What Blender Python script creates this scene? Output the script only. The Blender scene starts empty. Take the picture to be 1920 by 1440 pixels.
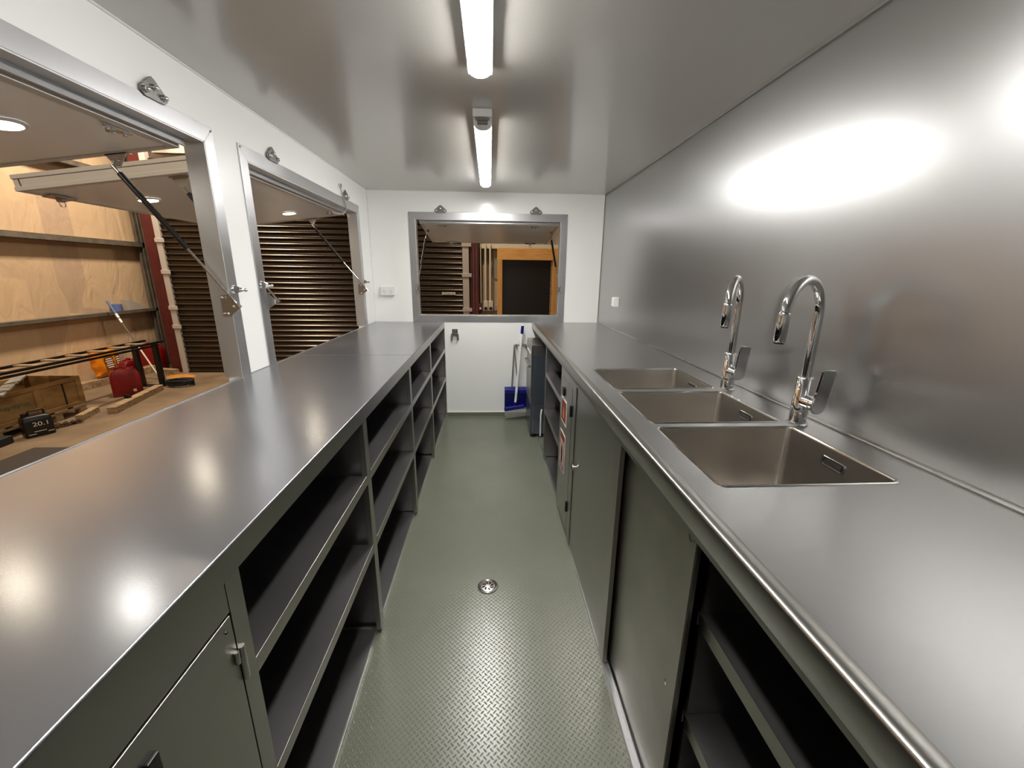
import bpy, bmesh, math, random
from mathutils import Vector, Matrix, Euler
random.seed(7)
S = bpy.context.scene
COL = S.collection
PI = math.pi

# ------------------------------------------------------------------ camera
cam_d = bpy.data.cameras.new('camera')
cam = bpy.data.objects.new('camera', cam_d)
COL.objects.link(cam)
R_, U_, F_ = Vector((0.99858, -0.05215, 0.01048)), Vector((0.00348, 0.26069, 0.96542)), Vector((0.05308, 0.96401, -0.2605))
m = Matrix((R_, U_, -F_)).transposed().to_4x4()
m.translation = Vector((0, 0, 1.318))
cam.matrix_world = m
cam_d.sensor_width = 36
cam_d.lens = 759.4 / 1920 * 36
cam_d.clip_start = 0.02
S.camera = cam

# ------------------------------------------------------------------ world, exposure
w = bpy.data.worlds.new('world')
S.world = w
w.use_nodes = True
w.node_tree.nodes['Background'].inputs[0].default_value = (0.30, 0.24, 0.18, 1)
w.node_tree.nodes['Background'].inputs[1].default_value = 0.02
S.view_settings.view_transform = 'Standard'
S.view_settings.look = 'None'
S.view_settings.gamma = 1
S.view_settings.exposure = 0.12
S.view_settings.use_curve_mapping = False
BATTEN = 72.0      # ceiling batten diffusers
SPOT = 48.0       # downlight lenses

def area(name, loc, rot, size, size_y, power, col):
    d = bpy.data.lights.new(name, 'AREA')
    d.shape = 'RECTANGLE'; d.size = size; d.size_y = size_y; d.energy = power; d.color = col
    o = bpy.data.objects.new(name, d); o.location = loc; o.rotation_euler = rot
    COL.objects.link(o); return o
# the shed's own high-bay lamps, high under its roof
area('shed_high_bay_light', (-5.3, 7.1, 4.7), (0, 0, 0), 0.4, 0.8, 230, (1.0, 0.86, 0.71))
area('shed_high_bay_light', (-5.3, 4.2, 4.7), (0, 0, 0), 0.4, 0.8, 110, (1.0, 0.86, 0.71))
area('shed_high_bay_light', (-2.4, -0.7, 4.7), (0, 0, 0), 0.4, 0.8, 150, (1.0, 0.86, 0.71))
area('shed_high_bay_light', (-0.6, 6.6, 4.7), (0, 0, 0), 0.4, 0.8, 105, (1.0, 0.86, 0.71))

# ------------------------------------------------------------------ materials
def lin(c):
    return c / 12.92 if c <= 0.04045 else ((c + 0.055) / 1.055) ** 2.4
def rgb(r, g, b):
    return (lin(r / 255), lin(g / 255), lin(b / 255), 1)
class N:
    def __init__(s, name):
        s.m = bpy.data.materials.new(name); s.m.use_nodes = True
        s.t = s.m.node_tree; s.b = s.t.nodes['Principled BSDF']
    def n(s, typ, **kw):
        x = s.t.nodes.new(typ)
        for k, v in kw.items(): setattr(x, k, v)
        return x
    def l(s, a, b): s.t.links.new(a, b)
    def math(s, op, a, b=None, c=None):
        x = s.n('ShaderNodeMath', operation=op)
        for i, v in enumerate((a, b, c)):
            if v is None: continue
            if isinstance(v, (int, float)): x.inputs[i].default_value = v
            else: s.l(v, x.inputs[i])
        return x.outputs[0]
def mat(name, col, rough=0.5, metal=0.0, col2=None, scale=6.0, bump=0.0, bscale=None, rvar=0.0, coat=0.0,
        stretch=(1, 1, 1), aniso=0.0, spec=0.5, detail=4.0):
    k = N(name); b = k.b
    b.inputs['Base Color'].default_value = col
    b.inputs['Roughness'].default_value = rough
    b.inputs['Metallic'].default_value = metal
    b.inputs['Coat Weight'].default_value = coat
    b.inputs['Coat Roughness'].default_value = 0.12
    b.inputs['Anisotropic'].default_value = aniso
    b.inputs['Specular IOR Level'].default_value = spec
    tc = k.n('ShaderNodeTexCoord'); mp = k.n('ShaderNodeMapping'); mp.inputs['Scale'].default_value = stretch
    k.l(tc.outputs['Object'], mp.inputs[0])
    if col2 or rvar:
        nz = k.n('ShaderNodeTexNoise'); nz.inputs['Scale'].default_value = scale; nz.inputs['Detail'].default_value = detail
        k.l(mp.outputs[0], nz.inputs['Vector'])
        if col2:
            mx = k.n('ShaderNodeMix', data_type='RGBA')
            mx.inputs[6].default_value = col; mx.inputs[7].default_value = col2
            rm = k.n('ShaderNodeMapRange'); rm.inputs[1].default_value = 0.35; rm.inputs[2].default_value = 0.65
            k.l(nz.outputs[0], rm.inputs[0]); k.l(rm.outputs[0], mx.inputs[0]); k.l(mx.outputs[2], b.inputs['Base Color'])
        if rvar:
            rm = k.n('ShaderNodeMapRange'); rm.inputs[1].default_value = 0.15; rm.inputs[2].default_value = 0.85
            rm.inputs[3].default_value = rough - rvar; rm.inputs[4].default_value = rough + rvar
            k.l(nz.outputs[0], rm.inputs[0]); k.l(rm.outputs[0], b.inputs['Roughness'])
    if bump:
        n2 = k.n('ShaderNodeTexNoise'); n2.inputs['Scale'].default_value = bscale or scale; n2.inputs['Detail'].default_value = 3
        k.l(mp.outputs[0], n2.inputs['Vector'])
        bp = k.n('ShaderNodeBump'); bp.inputs['Strength'].default_value = bump; bp.inputs['Distance'].default_value = 0.01
        k.l(n2.outputs[0], bp.inputs['Height']); k.l(bp.outputs[0], b.inputs['Normal'])
    return k.m
def emis(name, col, s):
    k = N(name)
    k.b.inputs['Base Color'].default_value = (0.8, 0.8, 0.8, 1)
    k.b.inputs['Emission Color'].default_value = col; k.b.inputs['Emission Strength'].default_value = s
    return k.m

STEEL_TOP = mat('brushed stainless worktop', (0.335, 0.34, 0.36, 1), 0.225, 0.74, rvar=0.015, scale=2.0, stretch=(1, .5, 1), detail=1.0)
STEEL_TOPR = mat('brushed stainless sink worktop', (0.44, 0.435, 0.43, 1), 0.30, 0.96, rvar=0.02, scale=2.0, detail=1.0)
STEEL_WALL = mat('brushed stainless splashback', (0.47, 0.47, 0.47, 1), 0.305, 0.96, rvar=0.015, scale=1.5, detail=1.0)
STEEL = mat('satin stainless sheet', (0.38, 0.37, 0.345, 1), 0.315, 1, rvar=0.025, scale=4)
STEEL_IN = mat('stainless shelf lining', (0.40, 0.385, 0.38, 1), 0.32, 1, rvar=0.03, scale=5)
STEEL_OLD = mat('scuffed stainless sheet', (0.42, 0.40, 0.36, 1), 0.33, 1, col2=(0.36, 0.34, 0.305, 1), scale=5, rvar=0.04)
SINK = mat('sink stainless', (0.58, 0.55, 0.51, 1), 0.235, 1, rvar=0.02, scale=4, bump=0.02, bscale=3)
CHROME = mat('chrome', (0.80, 0.80, 0.80, 1), 0.05, 1)
CHROME_S = mat('satin chrome', (0.60, 0.58, 0.56, 1), 0.22, 1)
ALU = mat('brushed aluminium', (0.56, 0.56, 0.57, 1), 0.36, 1, rvar=0.05, scale=8)
ALU_D = mat('hatch edge extrusion', (0.60, 0.57, 0.51, 1), 0.5, 0.2)
ALU_R = mat('aluminium reveal', (0.60, 0.59, 0.57, 1), 0.5, 0.8)
BRACKET = mat('cast steel bracket', (0.26, 0.25, 0.235, 1), 0.38, 1)
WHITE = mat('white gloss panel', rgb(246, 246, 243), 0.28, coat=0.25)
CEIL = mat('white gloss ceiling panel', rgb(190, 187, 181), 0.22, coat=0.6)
CAULK = mat('white sealant', rgb(232, 230, 222), 0.4)
CREAM = mat('hatch painted panel', rgb(240, 238, 233), 0.25, coat=0.4)
PLASTIC = mat('white plastic', rgb(235, 235, 232), 0.35)
GREYPL = mat('grey plastic', rgb(120, 118, 112), 0.5)
BLACK = mat('black satin', rgb(18, 16, 15), 0.35)
BLACKR = mat('black rubber', rgb(22, 21, 20), 0.7)
DARK = mat('dark gap', rgb(8, 8, 8), 0.8)
BLUE = mat('blue plastic', rgb(18, 22, 120), 0.25)
BRISTLE = mat('grey bristle', rgb(190, 188, 180), 0.8)
RED = mat('red plastic', rgb(132, 11, 10), 0.4, col2=rgb(108, 8, 8), scale=5)
REDIRON = mat('red oxide steel', rgb(84, 17, 9), 0.55, col2=rgb(68, 13, 8), scale=5)
GALV = mat('galvanised steel', rgb(120, 110, 96), 0.55, 0.3, col2=rgb(98, 90, 78), scale=6)
PIPEG = mat('pale grey painted steel', rgb(172, 162, 150), 0.5)
CONDUIT = mat('cream conduit', rgb(222, 208, 180), 0.5)
PINE = mat('pine timber', rgb(196, 146, 78), 0.6, col2=rgb(168, 112, 52), scale=4, stretch=(1, 8, 8), bump=0.1)
PINE_X = mat('pine lintel timber', rgb(236, 180, 104), 0.6, col2=rgb(220, 156, 80), scale=4, stretch=(1, 8, 8))
PINE_Z = mat('pine jamb timber', rgb(226, 170, 96), 0.6, col2=rgb(210, 148, 74), scale=4, stretch=(8, 8, 1))
PLY = mat('crate plywood', rgb(150, 116, 66), 0.7, col2=rgb(118, 86, 44), scale=3, stretch=(1, 1, 3), bump=0.1)
TIMBER = mat('weathered timber', rgb(168, 142, 106), 0.75, col2=rgb(126, 100, 68), scale=5, stretch=(6, 1, 6), bump=0.2)
CONCRETE = mat('shed concrete', rgb(126, 104, 76), 0.7, col2=rgb(98, 78, 54), scale=1.6, bump=0.1, bscale=20)
SHEDGREY = mat('shed grey sheet', rgb(170, 160, 144), 0.6, col2=rgb(134, 122, 106), scale=3)
SHEDROOF = mat('shed roof sheet', rgb(60, 52, 44), 0.8)
TAN = mat('beige liner', rgb(196, 172, 142), 0.6)
ORANGE = mat('orange bag plastic', rgb(226, 140, 22), 0.35, col2=rgb(212, 112, 10), scale=5)
BAGPRINT = mat('bag print panel', rgb(150, 120, 90), 0.5)
BAGDARK = mat('bag print brown', rgb(104, 52, 20), 0.5)
BAGWHITE = mat('bag print white', rgb(226, 214, 196), 0.5)
STK_W = mat('sticker border white', rgb(226, 220, 212), 0.5)
STK_R = mat('sticker dark red', rgb(112, 30, 18), 0.5)
STK_O = mat('sticker orange', rgb(200, 110, 50), 0.5)
STK_P = mat('sticker pale pink', rgb(190, 160, 150), 0.5)
SLAT = mat('bronze roller slat', rgb(60, 49, 36), 0.26, 0.5, col2=rgb(54, 44, 32), scale=2)
SCREEN = mat('dark flyscreen panel', rgb(34, 30, 26), 0.35)
FILM = mat('grey blue film over steel', rgb(112, 122, 134), 0.25, 0.75, rvar=0.06, scale=5)
STAMP = mat('green stencil ink', rgb(82, 92, 60), 0.7)
LABEL = mat('pale label', rgb(214, 206, 186), 0.5)
CHAINM = mat('rusty chain', rgb(76, 46, 26), 0.7, 0.4)
BATTENM = emis('batten diffuser', (1.0, 0.985, 0.95, 1), BATTEN)
SPOTM = emis('warm downlight lens', (1.0, 0.86, 0.66, 1), SPOT)
SPOTC = emis('neutral downlight lens', (1.0, 0.95, 0.86, 1), SPOT)

# checker-plate floor: raised diagonal lozenges as bump
def floor_mat():
    k = N('grey green checker plate floor'); b = k.b
    tc = k.n('ShaderNodeTexCoord'); sp = k.n('ShaderNodeSeparateXYZ'); k.l(tc.outputs['Object'], sp.inputs[0])
    pitch = 0.0135
    u = k.math('DIVIDE', k.math('ADD', sp.outputs[0], sp.outputs[1]), pitch * 1.414)
    v = k.math('DIVIDE', k.math('SUBTRACT', sp.outputs[1], sp.outputs[0]), pitch * 1.414)
    fu = k.math('SUBTRACT', k.math('FRACT', u), 0.5); fv = k.math('SUBTRACT', k.math('FRACT', v), 0.5)
    par = k.math('ABSOLUTE', k.math('MODULO', k.math('ADD', k.math('FLOOR', u), k.math('FLOOR', v)), 2.0))
    def bar(a, c):
        e = k.math('ADD', k.math('POWER', k.math('DIVIDE', k.math('ABSOLUTE', a), 0.52), 2.0),
                   k.math('POWER', k.math('DIVIDE', k.math('ABSOLUTE', c), 0.17), 2.0))
        return k.math('MAXIMUM', k.math('SUBTRACT', 1.0, e), 0.0)
    h = k.math('ADD', k.math('MULTIPLY', bar(fu, fv), par), k.math('MULTIPLY', bar(fv, fu), k.math('SUBTRACT', 1.0, par)))
    bp = k.n('ShaderNodeBump'); bp.inputs['Strength'].default_value = 1.0; bp.inputs['Distance'].default_value = 0.0014
    k.l(h, bp.inputs['Height']); k.l(bp.outputs[0], b.inputs['Normal'])
    nz = k.n('ShaderNodeTexNoise'); nz.inputs['Scale'].default_value = 3.0; k.l(tc.outputs['Object'], nz.inputs['Vector'])
    mx = k.n('ShaderNodeMix', data_type='RGBA'); mx.inputs[6].default_value = rgb(120, 123, 108); mx.inputs[7].default_value = rgb(107, 110, 95)
    k.l(nz.outputs[0], mx.inputs[0]); k.l(mx.outputs[2], b.inputs['Base Color'])
    rm = k.n('ShaderNodeMapRange'); rm.inputs[2].default_value = 0.3; rm.inputs[3].default_value = 0.27; rm.inputs[4].default_value = 0.11
    k.l(h, rm.inputs[0]); k.l(rm.outputs[0], b.inputs['Roughness'])
    b.inputs['Specular IOR Level'].default_value = 0.9
    return k.m
FLOOR = floor_mat()

# crinkled plastic liner on the shed wall: overlapping sheets of slightly different beige
def liner_mat():
    k = N('crinkled beige wall liner'); b = k.b
    tc = k.n('ShaderNodeTexCoord')
    mp = k.n('ShaderNodeMapping'); mp.inputs['Scale'].default_value = (1, 1.3, 0.55); mp.inputs['Rotation'].default_value = (0.06, 0, 0)
    k.l(tc.outputs['Object'], mp.inputs[0])
    vo = k.n('ShaderNodeTexVoronoi', distance='CHEBYCHEV'); vo.inputs['Scale'].default_value = 1.1; k.l(mp.outputs[0], vo.inputs['Vector'])
    bw = k.n('ShaderNodeRGBToBW'); k.l(vo.outputs['Color'], bw.inputs[0])
    mx = k.n('ShaderNodeMix', data_type='RGBA'); mx.inputs[6].default_value = rgb(218, 186, 142); mx.inputs[7].default_value = rgb(172, 146, 122)
    k.l(bw.outputs[0], mx.inputs[0]); k.l(mx.outputs[2], b.inputs['Base Color'])
    m2 = k.n('ShaderNodeMapping'); m2.inputs['Scale'].default_value = (1, 2.6, 1.1); m2.inputs['Rotation'].default_value = (0.5, 0, 0)
    k.l(tc.outputs['Object'], m2.inputs[0])
    nz = k.n('ShaderNodeTexNoise'); nz.inputs['Scale'].default_value = 1.2; nz.inputs['Detail'].default_value = 4; nz.inputs['Distortion'].default_value = 1.0
    k.l(m2.outputs[0], nz.inputs['Vector'])
    bp = k.n('ShaderNodeBump'); bp.inputs['Strength'].default_value = 0.5; bp.inputs['Distance'].default_value = 0.06
    k.l(nz.outputs[0], bp.inputs['Height']); k.l(bp.outputs[0], b.inputs['Normal'])
    b.inputs['Roughness'].default_value = 0.5
    return k.m
LINER = liner_mat()

# ------------------------------------------------------------------ mesh helpers
def obj(name, bm, m, parent=None, smooth=False, bevel=0.0, seg=2):
    bmesh.ops.recalc_face_normals(bm, faces=bm.faces[:])
    me = bpy.data.meshes.new(name); bm.to_mesh(me); bm.free()
    o = bpy.data.objects.new(name, me); COL.objects.link(o)
    me.materials.append(m)
    if smooth:
        for p in me.polygons: p.use_smooth = True
        me.set_sharp_from_angle(angle=math.radians(40))
    if bevel:
        b = o.modifiers.new('bevel', 'BEVEL'); b.width = bevel; b.segments = seg; b.limit_method = 'ANGLE'
        b.harden_normals = False
    if parent: o.parent = parent
    return o
def box(bm, x0, x1, y0, y1, z0, z1, M=None):
    v = [bm.verts.new((x, y, z)) for z in (z0, z1) for y in (y0, y1) for x in (x0, x1)]
    for f in ((0, 1, 3, 2), (4, 6, 7, 5), (0, 4, 5, 1), (2, 3, 7, 6), (0, 2, 6, 4), (1, 5, 7, 3)):
        bm.faces.new([v[i] for i in f])
    if M is not None: bmesh.ops.transform(bm, matrix=M, verts=v)
    return v
def boxes(*bs):
    bm = bmesh.new()
    for b in bs: box(bm, *b)
    return bm
def basis(d):
    d = Vector(d).normalized()
    a = Vector((0, 0, 1)) if abs(d.z) < 0.9 else Vector((1, 0, 0))
    x = d.cross(a).normalized(); return x, d.cross(x).normalized(), d
def tube(bm, pts, r, n=12, cap=True):
    pts = [Vector(p) for p in pts]; rs = r if isinstance(r, (list, tuple)) else [r] * len(pts)
    x = None; rings = []
    for i, p in enumerate(pts):
        d = (pts[min(i + 1, len(pts) - 1)] - pts[max(i - 1, 0)]).normalized()
        if x is None: x = basis(d)[0]
        else: x = (x - d * x.dot(d)).normalized()
        y = d.cross(x)
        rings.append([bm.verts.new(p + rs[i] * (math.cos(t) * x + math.sin(t) * y)) for t in [2 * PI * j / n for j in range(n)]])
    for a, b in zip(rings, rings[1:]):
        for j in range(n): bm.faces.new((a[j], a[(j + 1) % n], b[(j + 1) % n], b[j]))
    if cap: bm.faces.new(rings[0][::-1]); bm.faces.new(rings[-1])
    return bm
def T(pts, r, n=12): return tube(bmesh.new(), pts, r, n)
def prism(bm, pts, ext):       # planar polygon pts extruded by vector ext
    a = [bm.verts.new(p) for p in pts]; b = [bm.verts.new(Vector(p) + Vector(ext)) for p in pts]
    bm.faces.new(a[::-1]); bm.faces.new(b)
    for i in range(len(a)): j = (i + 1) % len(a); bm.faces.new((a[i], a[j], b[j], b[i]))
    return bm
def rrect(x0, x1, y0, y1, r, z, n=5):
    out = []
    for cx, cy, a0 in ((x1 - r, y1 - r, 0), (x0 + r, y1 - r, 90), (x0 + r, y0 + r, 180), (x1 - r, y0 + r, 270)):
        for i in range(n + 1):
            t = math.radians(a0 + 90 * i / n); out.append((cx + r * math.cos(t), cy + r * math.sin(t), z))
    return out
def loft(bm, loops, cap0=False, cap1=True):
    L = [[bm.verts.new(p) for p in lp] for lp in loops]
    n = len(L[0])
    for a, b in zip(L, L[1:]):
        for j in range(n): bm.faces.new((a[j], a[(j + 1) % n], b[(j + 1) % n], b[j]))
    if cap0: bm.faces.new(L[0])
    if cap1: bm.faces.new(L[-1])
    return bm
def dome(bm, c, r, d, n=10, k=4):
    x, y, z = basis(d); c = Vector(c); rings = []
    for i in range(k):
        t = i / k * PI / 2
        rings.append([bm.verts.new(c + r * math.cos(t) * (math.cos(s) * x + math.sin(s) * y) + r * math.sin(t) * z) for s in [2 * PI * j / n for j in range(n)]])
    top = bm.verts.new(c + r * z)
    for a, b in zip(rings, rings[1:]):
        for j in range(n): bm.faces.new((a[j], a[(j + 1) % n], b[(j + 1) % n], b[j]))
    for j in range(n): bm.faces.new((rings[-1][j], rings[-1][(j + 1) % n], top))
    bm.faces.new(rings[0][::-1])
    return bm
def thing(name, label, cat, loc=(0, 0, 0), rot=(0, 0, 0), group=None):
    o = bpy.data.objects.new(name, None); COL.objects.link(o); o.empty_display_size = 0.05
    o.location = loc; o.rotation_euler = rot; o['label'] = label; o['category'] = cat
    if group: o['group'] = group
    return o
def tag(o, label, cat, group=None):
    o['label'] = label; o['category'] = cat
    if group: o['group'] = group
    return o
def struct(name, bm, m, parent=None, **kw):
    o = obj(name, bm, m, parent, **kw)
    if parent is None: o['kind'] = 'structure'
    return o
def text(name, s, size, m, parent, loc, rot, sx=1.0):
    c = bpy.data.curves.new(name, 'FONT'); c.body = s; c.size = size; c.extrude = 0.0006; c.align_x = 'CENTER'; c.align_y = 'CENTER'
    t = bpy.data.objects.new('tmp', c); COL.objects.link(t)
    me = bpy.data.meshes.new_from_object(t.evaluated_get(bpy.context.evaluated_depsgraph_get()))
    bpy.data.objects.remove(t); me.materials.clear(); me.materials.append(m)
    o = bpy.data.objects.new(name, me); COL.objects.link(o); o.location = loc; o.rotation_euler = rot; o.scale = (sx, 1, 1)
    if parent: o.parent = parent
    return o

XL, XR, YB, ZC = -1.023, 0.988, 3.711, 1.987
YF = -1.6                    # wall behind the camera
CL, CR = -0.414, 0.381       # front edges of the two benches
H = 0.90
TW = 0.055                   # trailer wall thickness
GZ = -0.6                    # shed ground

# ------------------------------------------------------------------ trailer shell
struct('floor', boxes((XL - TW, XR + TW, YF, YB + TW, -0.05, 0)), FLOOR)
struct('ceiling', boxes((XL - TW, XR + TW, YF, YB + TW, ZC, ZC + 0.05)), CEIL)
W1, W2 = (0.175, 1.734), (1.890, 3.449)
FW = 0.055
def w_in(w): return (w[0] + FW, w[1] - FW)
a1, a2 = w_in(W1); b1, b2 = w_in(W2); ZT = 1.767
x0, x1 = XL - TW, XL
struct('wall_left', boxes((x0, x1, YF, YB + TW, 0, 0.872), (x0, x1, YF, YB + TW, ZT, ZC), (x0, x1, YF, a1, 0.872, ZT),
                          (x0, x1, a2, b1, 0.872, ZT), (x0, x1, b2, YB + TW, 0.872, ZT)), WHITE)
struct('wall_right', boxes((XR, XR + TW, YF, YB + TW, 0, ZC)), STEEL_WALL)
BX = (-0.690, 0.670); bi = (-0.633, 0.613); BZ = (0.958, 1.765)
struct('wall_back', boxes((XL, XR, YB, YB + TW, 0, BZ[0]), (XL, XR, YB, YB + TW, BZ[1], ZC), (XL, bi[0], YB, YB + TW, BZ[0], BZ[1]),
                          (bi[1], XR, YB, YB + TW, BZ[0], BZ[1])), WHITE)
struct('wall_front', boxes((XL, XR, YF - TW, YF, 0, ZC)), WHITE)
struct('baseboard_back', boxes((CL, CR + 0.02, YB - 0.007, YB, 0, 0.036)), FLOOR)
# sealant beads and corner trims
struct('trim_1', boxes((XL, XL + 0.006, YF, YB, ZC - 0.006, ZC), ), CAULK)
struct('trim_2', boxes((XL + 0.006, XR, YB - 0.006, YB, ZC - 0.006, ZC)), CAULK)
struct('trim_3', boxes((XL, XL + 0.006, YB - 0.006, YB, H, ZC - 0.006)), CAULK)
struct('trim_4', boxes((XR - 0.008, XR, YF, YB - 0.006, ZC - 0.010, ZC)), GREYPL)
struct('trim_5', boxes((XR - 0.004, XR, YB - 0.004, YB, H, ZC - 0.01)), GREYPL)
struct('trim_6', T([(XR - 0.004, YF, H + 0.004), (XR - 0.004, YB, H + 0.004)], 0.0045, 8), CHROME_S)
struct('trim_7', boxes((CL, CR, YB - 0.010, YB - 0.0001, 0.036, 0.042)), CAULK)

# ------------------------------------------------------------------ windows (flat mitred frame, reveal, catches, strut brackets)
def window(name, axis, u0, u1, z0, z1, iu0, iu1, iz0, iz1, plane, sgn, bottom=True):
    # axis 'y': window in wall x=plane, u runs along Y; axis 'x': in wall y=plane. sgn: direction into the room
    root = bpy.data.objects.new(name, None); COL.objects.link(root); root['kind'] = 'structure'
    def P(u, z, d):
        return (plane + sgn * d, u, z) if axis == 'y' else (u, plane + sgn * d, z)
    quads = {'frame_head': [(u0, z1), (u1, z1), (iu1, iz1), (iu0, iz1)],
             'frame_jamb': [(u0, z0), (u0, z1), (iu0, iz1), (iu0, iz0)],
             'frame_jamb_far': [(iu1, iz0), (iu1, iz1), (u1, z1), (u1, z0)]}
    if bottom: quads['frame_sill'] = [(u0, z0), (iu0, iz0), (iu1, iz0), (u1, z0)]
    for nm, q in quads.items():
        d = 0.005
        o = obj(nm.replace('_far', ''), prism(bmesh.new(), [P(u, z, 0.0003) for u, z in q], Vector(P(0, 0, d)) - Vector(P(0, 0, 0))), ALU, root, bevel=0.0008)
    # reveal lining
    dep = -(TW + 0.012); t = 0.004
    def bx(ua, ub, za, zb):
        p, q = P(ua, za, 0.004), P(ub, zb, dep)
        return (min(p[0], q[0]), max(p[0], q[0]), min(p[1], q[1]), max(p[1], q[1]), min(p[2], q[2]), max(p[2], q[2]))
    L = [bx(iu0, iu1, iz1 - t, iz1), bx(iu0, iu0 + t, iz0, iz1), bx(iu1 - t, iu1, iz0, iz1)]
    if bottom: L.append(bx(iu0, iu1, iz0, iz0 + t))
    obj('reveal', boxes(*L), ALU_R, root)
    # corner screws
    bm = bmesh.new()
    for u, z in ((u0 + 0.012, z1 - 0.012), (u1 - 0.012, z1 - 0.012)) + (((u0 + 0.012, z0 + 0.012), (u1 - 0.012, z0 + 0.012)) if bottom else ()):
        dome(bm, P(u, z, 0.005), 0.004, Vector(P(0, 0, 1)) - Vector(P(0, 0, 0)), 8, 2)
    obj('screw', bm, CHROME_S, root)
    return root, P
def catch(root, P, u, z, side):
    # rotary catch: half-round disc standing on the frame with a small thumb pin
    d = Vector(P(0, 0, 1)) - Vector(P(0, 0, 0))
    bm = bmesh.new(); tube(bm, [P(u, z, 0.005), P(u, z, 0.012)], 0.016, 16)
    prism(bm, [Vector(P(u + side * 0.002, z + 0.015, 0.010)), Vector(P(u + side * 0.002, z + 0.006, 0.030)), Vector(P(u + side * 0.002, z - 0.010, 0.030)), Vector(P(u + side * 0.002, z - 0.015, 0.010))],
          Vector(P(side * 0.005, 0, 0)) - Vector(P(0, 0, 0)))
    c = obj('catch', bm, CHROME, root, smooth=True)
    obj('catch_pin', tube(dome(bmesh.new(), P(u + side * 0.002, z - 0.003, 0.046), 0.008, d), [P(u + side * 0.002, z - 0.003, 0.025), P(u + side * 0.002, z - 0.003, 0.047)], 0.0055, 10), CHROME, c, smooth=True)
def jamb_bracket(root, P, u, z, side, reach=0.04):
    # triangular plate on the reveal, tip leaning into the room
    bm = bmesh.new()
    q = [(u, z + 0.042, -0.028), (u, z + 0.045, 0.0), (u, z + 0.006, reach), (u, z - 0.008, reach), (u, z - 0.036, 0.0), (u, z - 0.038, -0.028)]
    prism(bm, [P(*p) for p in q], Vector(P(side * 0.003, 0, 0)) - Vector(P(0, 0, 0)))
    b = obj('strut_bracket', bm, CHROME_S, root)
    bm = bmesh.new(); dd = Vector(P(side, 0, 0)) - Vector(P(0, 0, 0))
    for zz in (0.034, -0.028):
        for e in (-0.022, -0.008): dome(bm, P(u + side * 0.003, z + zz, e), 0.005, dd, 8, 3)
    dome(bm, P(u + side * 0.003, z, reach - 0.022), 0.006, dd, 8, 3)
    obj('rivet', bm, CHROME, b, smooth=True)

w1, P1 = window('window_1', 'y', W1[0], W1[1], 0.9, 1.823, a1, a2, 0.9, ZT, XL, 1, bottom=False)
w2, P2 = window('window_2', 'y', W2[0], W2[1], 0.9, 1.823, b1, b2, 0.9, ZT, XL, 1, bottom=False)
w3, P3 = window('window_3', 'x', BX[0], BX[1], 0.9, 1.822, bi[0], bi[1], BZ[0], BZ[1], YB, -1)
catch(w1, P1, 1.712, 1.250, 1); catch(w2, P2, 1.917, 1.262, 1); catch(w2, P2, 3.425, 1.252, -1)
jamb_bracket(w1, P1, a2 - 0.005, 1.186, -1); jamb_bracket(w2, P2, b1 + 0.005, 1.188, 1); jamb_bracket(w2, P2, b2 - 0.005, 1.190, -1)
def small_bracket(root, x, sgn):
    b = obj('strut_bracket', boxes((x - 0.012, x + 0.012, YB - 0.014, YB - 0.005, 1.150, 1.226)), CHROME_S, root, bevel=0.002)
    bm = bmesh.new()
    for z in (1.160, 1.216): dome(bm, (x, YB - 0.014, z), 0.006, (0, -1, 0), 8, 3)
    tube(bm, [(x, YB - 0.014, 1.188), (x, YB - 0.028, 1.188)], 0.006, 10)
    obj('rivet', bm, CHROME, b, smooth=True)
small_bracket(w3, -0.640, 1); small_bracket(w3, 0.618, -1)

# ------------------------------------------------------------------ wing brackets on the wall above each window
def wing_bracket(name, label, M, group=None):
    # local: x along the wall, z up, y out of the wall
    t = thing(name, label, 'bracket', group=group); t.matrix_world = M
    q = [(-0.052, 0, -0.006), (-0.050, 0, 0.008), (-0.036, 0, 0.019), (-0.012, 0, 0.040), (0.0, 0, 0.046), (0.012, 0, 0.040), (0.036, 0, 0.019), (0.050, 0, 0.008), (0.052, 0, -0.006), (0.036, 0, -0.018), (-0.036, 0, -0.018)]
    bm = bmesh.new(); prism(bm, [(p[0], 0.006, p[2]) for p in q], (0, 0.005, 0))
    obj('plate', bm, BRACKET, t, bevel=0.001)
    obj('spacer', boxes((-0.03, 0.03, 0.0003, 0.006, -0.012, 0.014)), BRACKET, t)
    for x, z in ((-0.034, 0.0), (0.034, 0.0), (0.0, 0.016)):
        bm = bmesh.new(); tube(bm, [(x, 0.011, z), (x, 0.019, z)], 0.009, 10); dome(bm, (x, 0.019, z), 0.008, (0, 1, 0), 10, 3)
        obj('dome_nut', bm, CHROME, t, smooth=True)
    return t
RZl = Matrix.Rotation(-PI / 2, 4, 'Z')
for y, lab in ((1.467, 'steel wing bracket over the big front-left serving window'), (2.163, 'steel wing bracket over the left end of the second side window'),
               (3.160, 'steel wing bracket over the second side window, beside the grey cable')):
    wing_bracket('wing_bracket', lab, Matrix.Translation((XL, y, 1.835)) @ RZl, 'wing brackets above the windows')
RZb = Matrix.Rotation(PI, 4, 'Z')
wing_bracket('wing_bracket', 'steel wing bracket over the left half of the end-wall window', Matrix.Translation((-0.416, YB, 1.832)) @ RZb, 'wing brackets above the windows')
wing_bracket('wing_bracket', 'steel wing bracket over the right half of the end-wall window', Matrix.Translation((0.393, YB, 1.832)) @ RZb, 'wing brackets above the windows')

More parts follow.
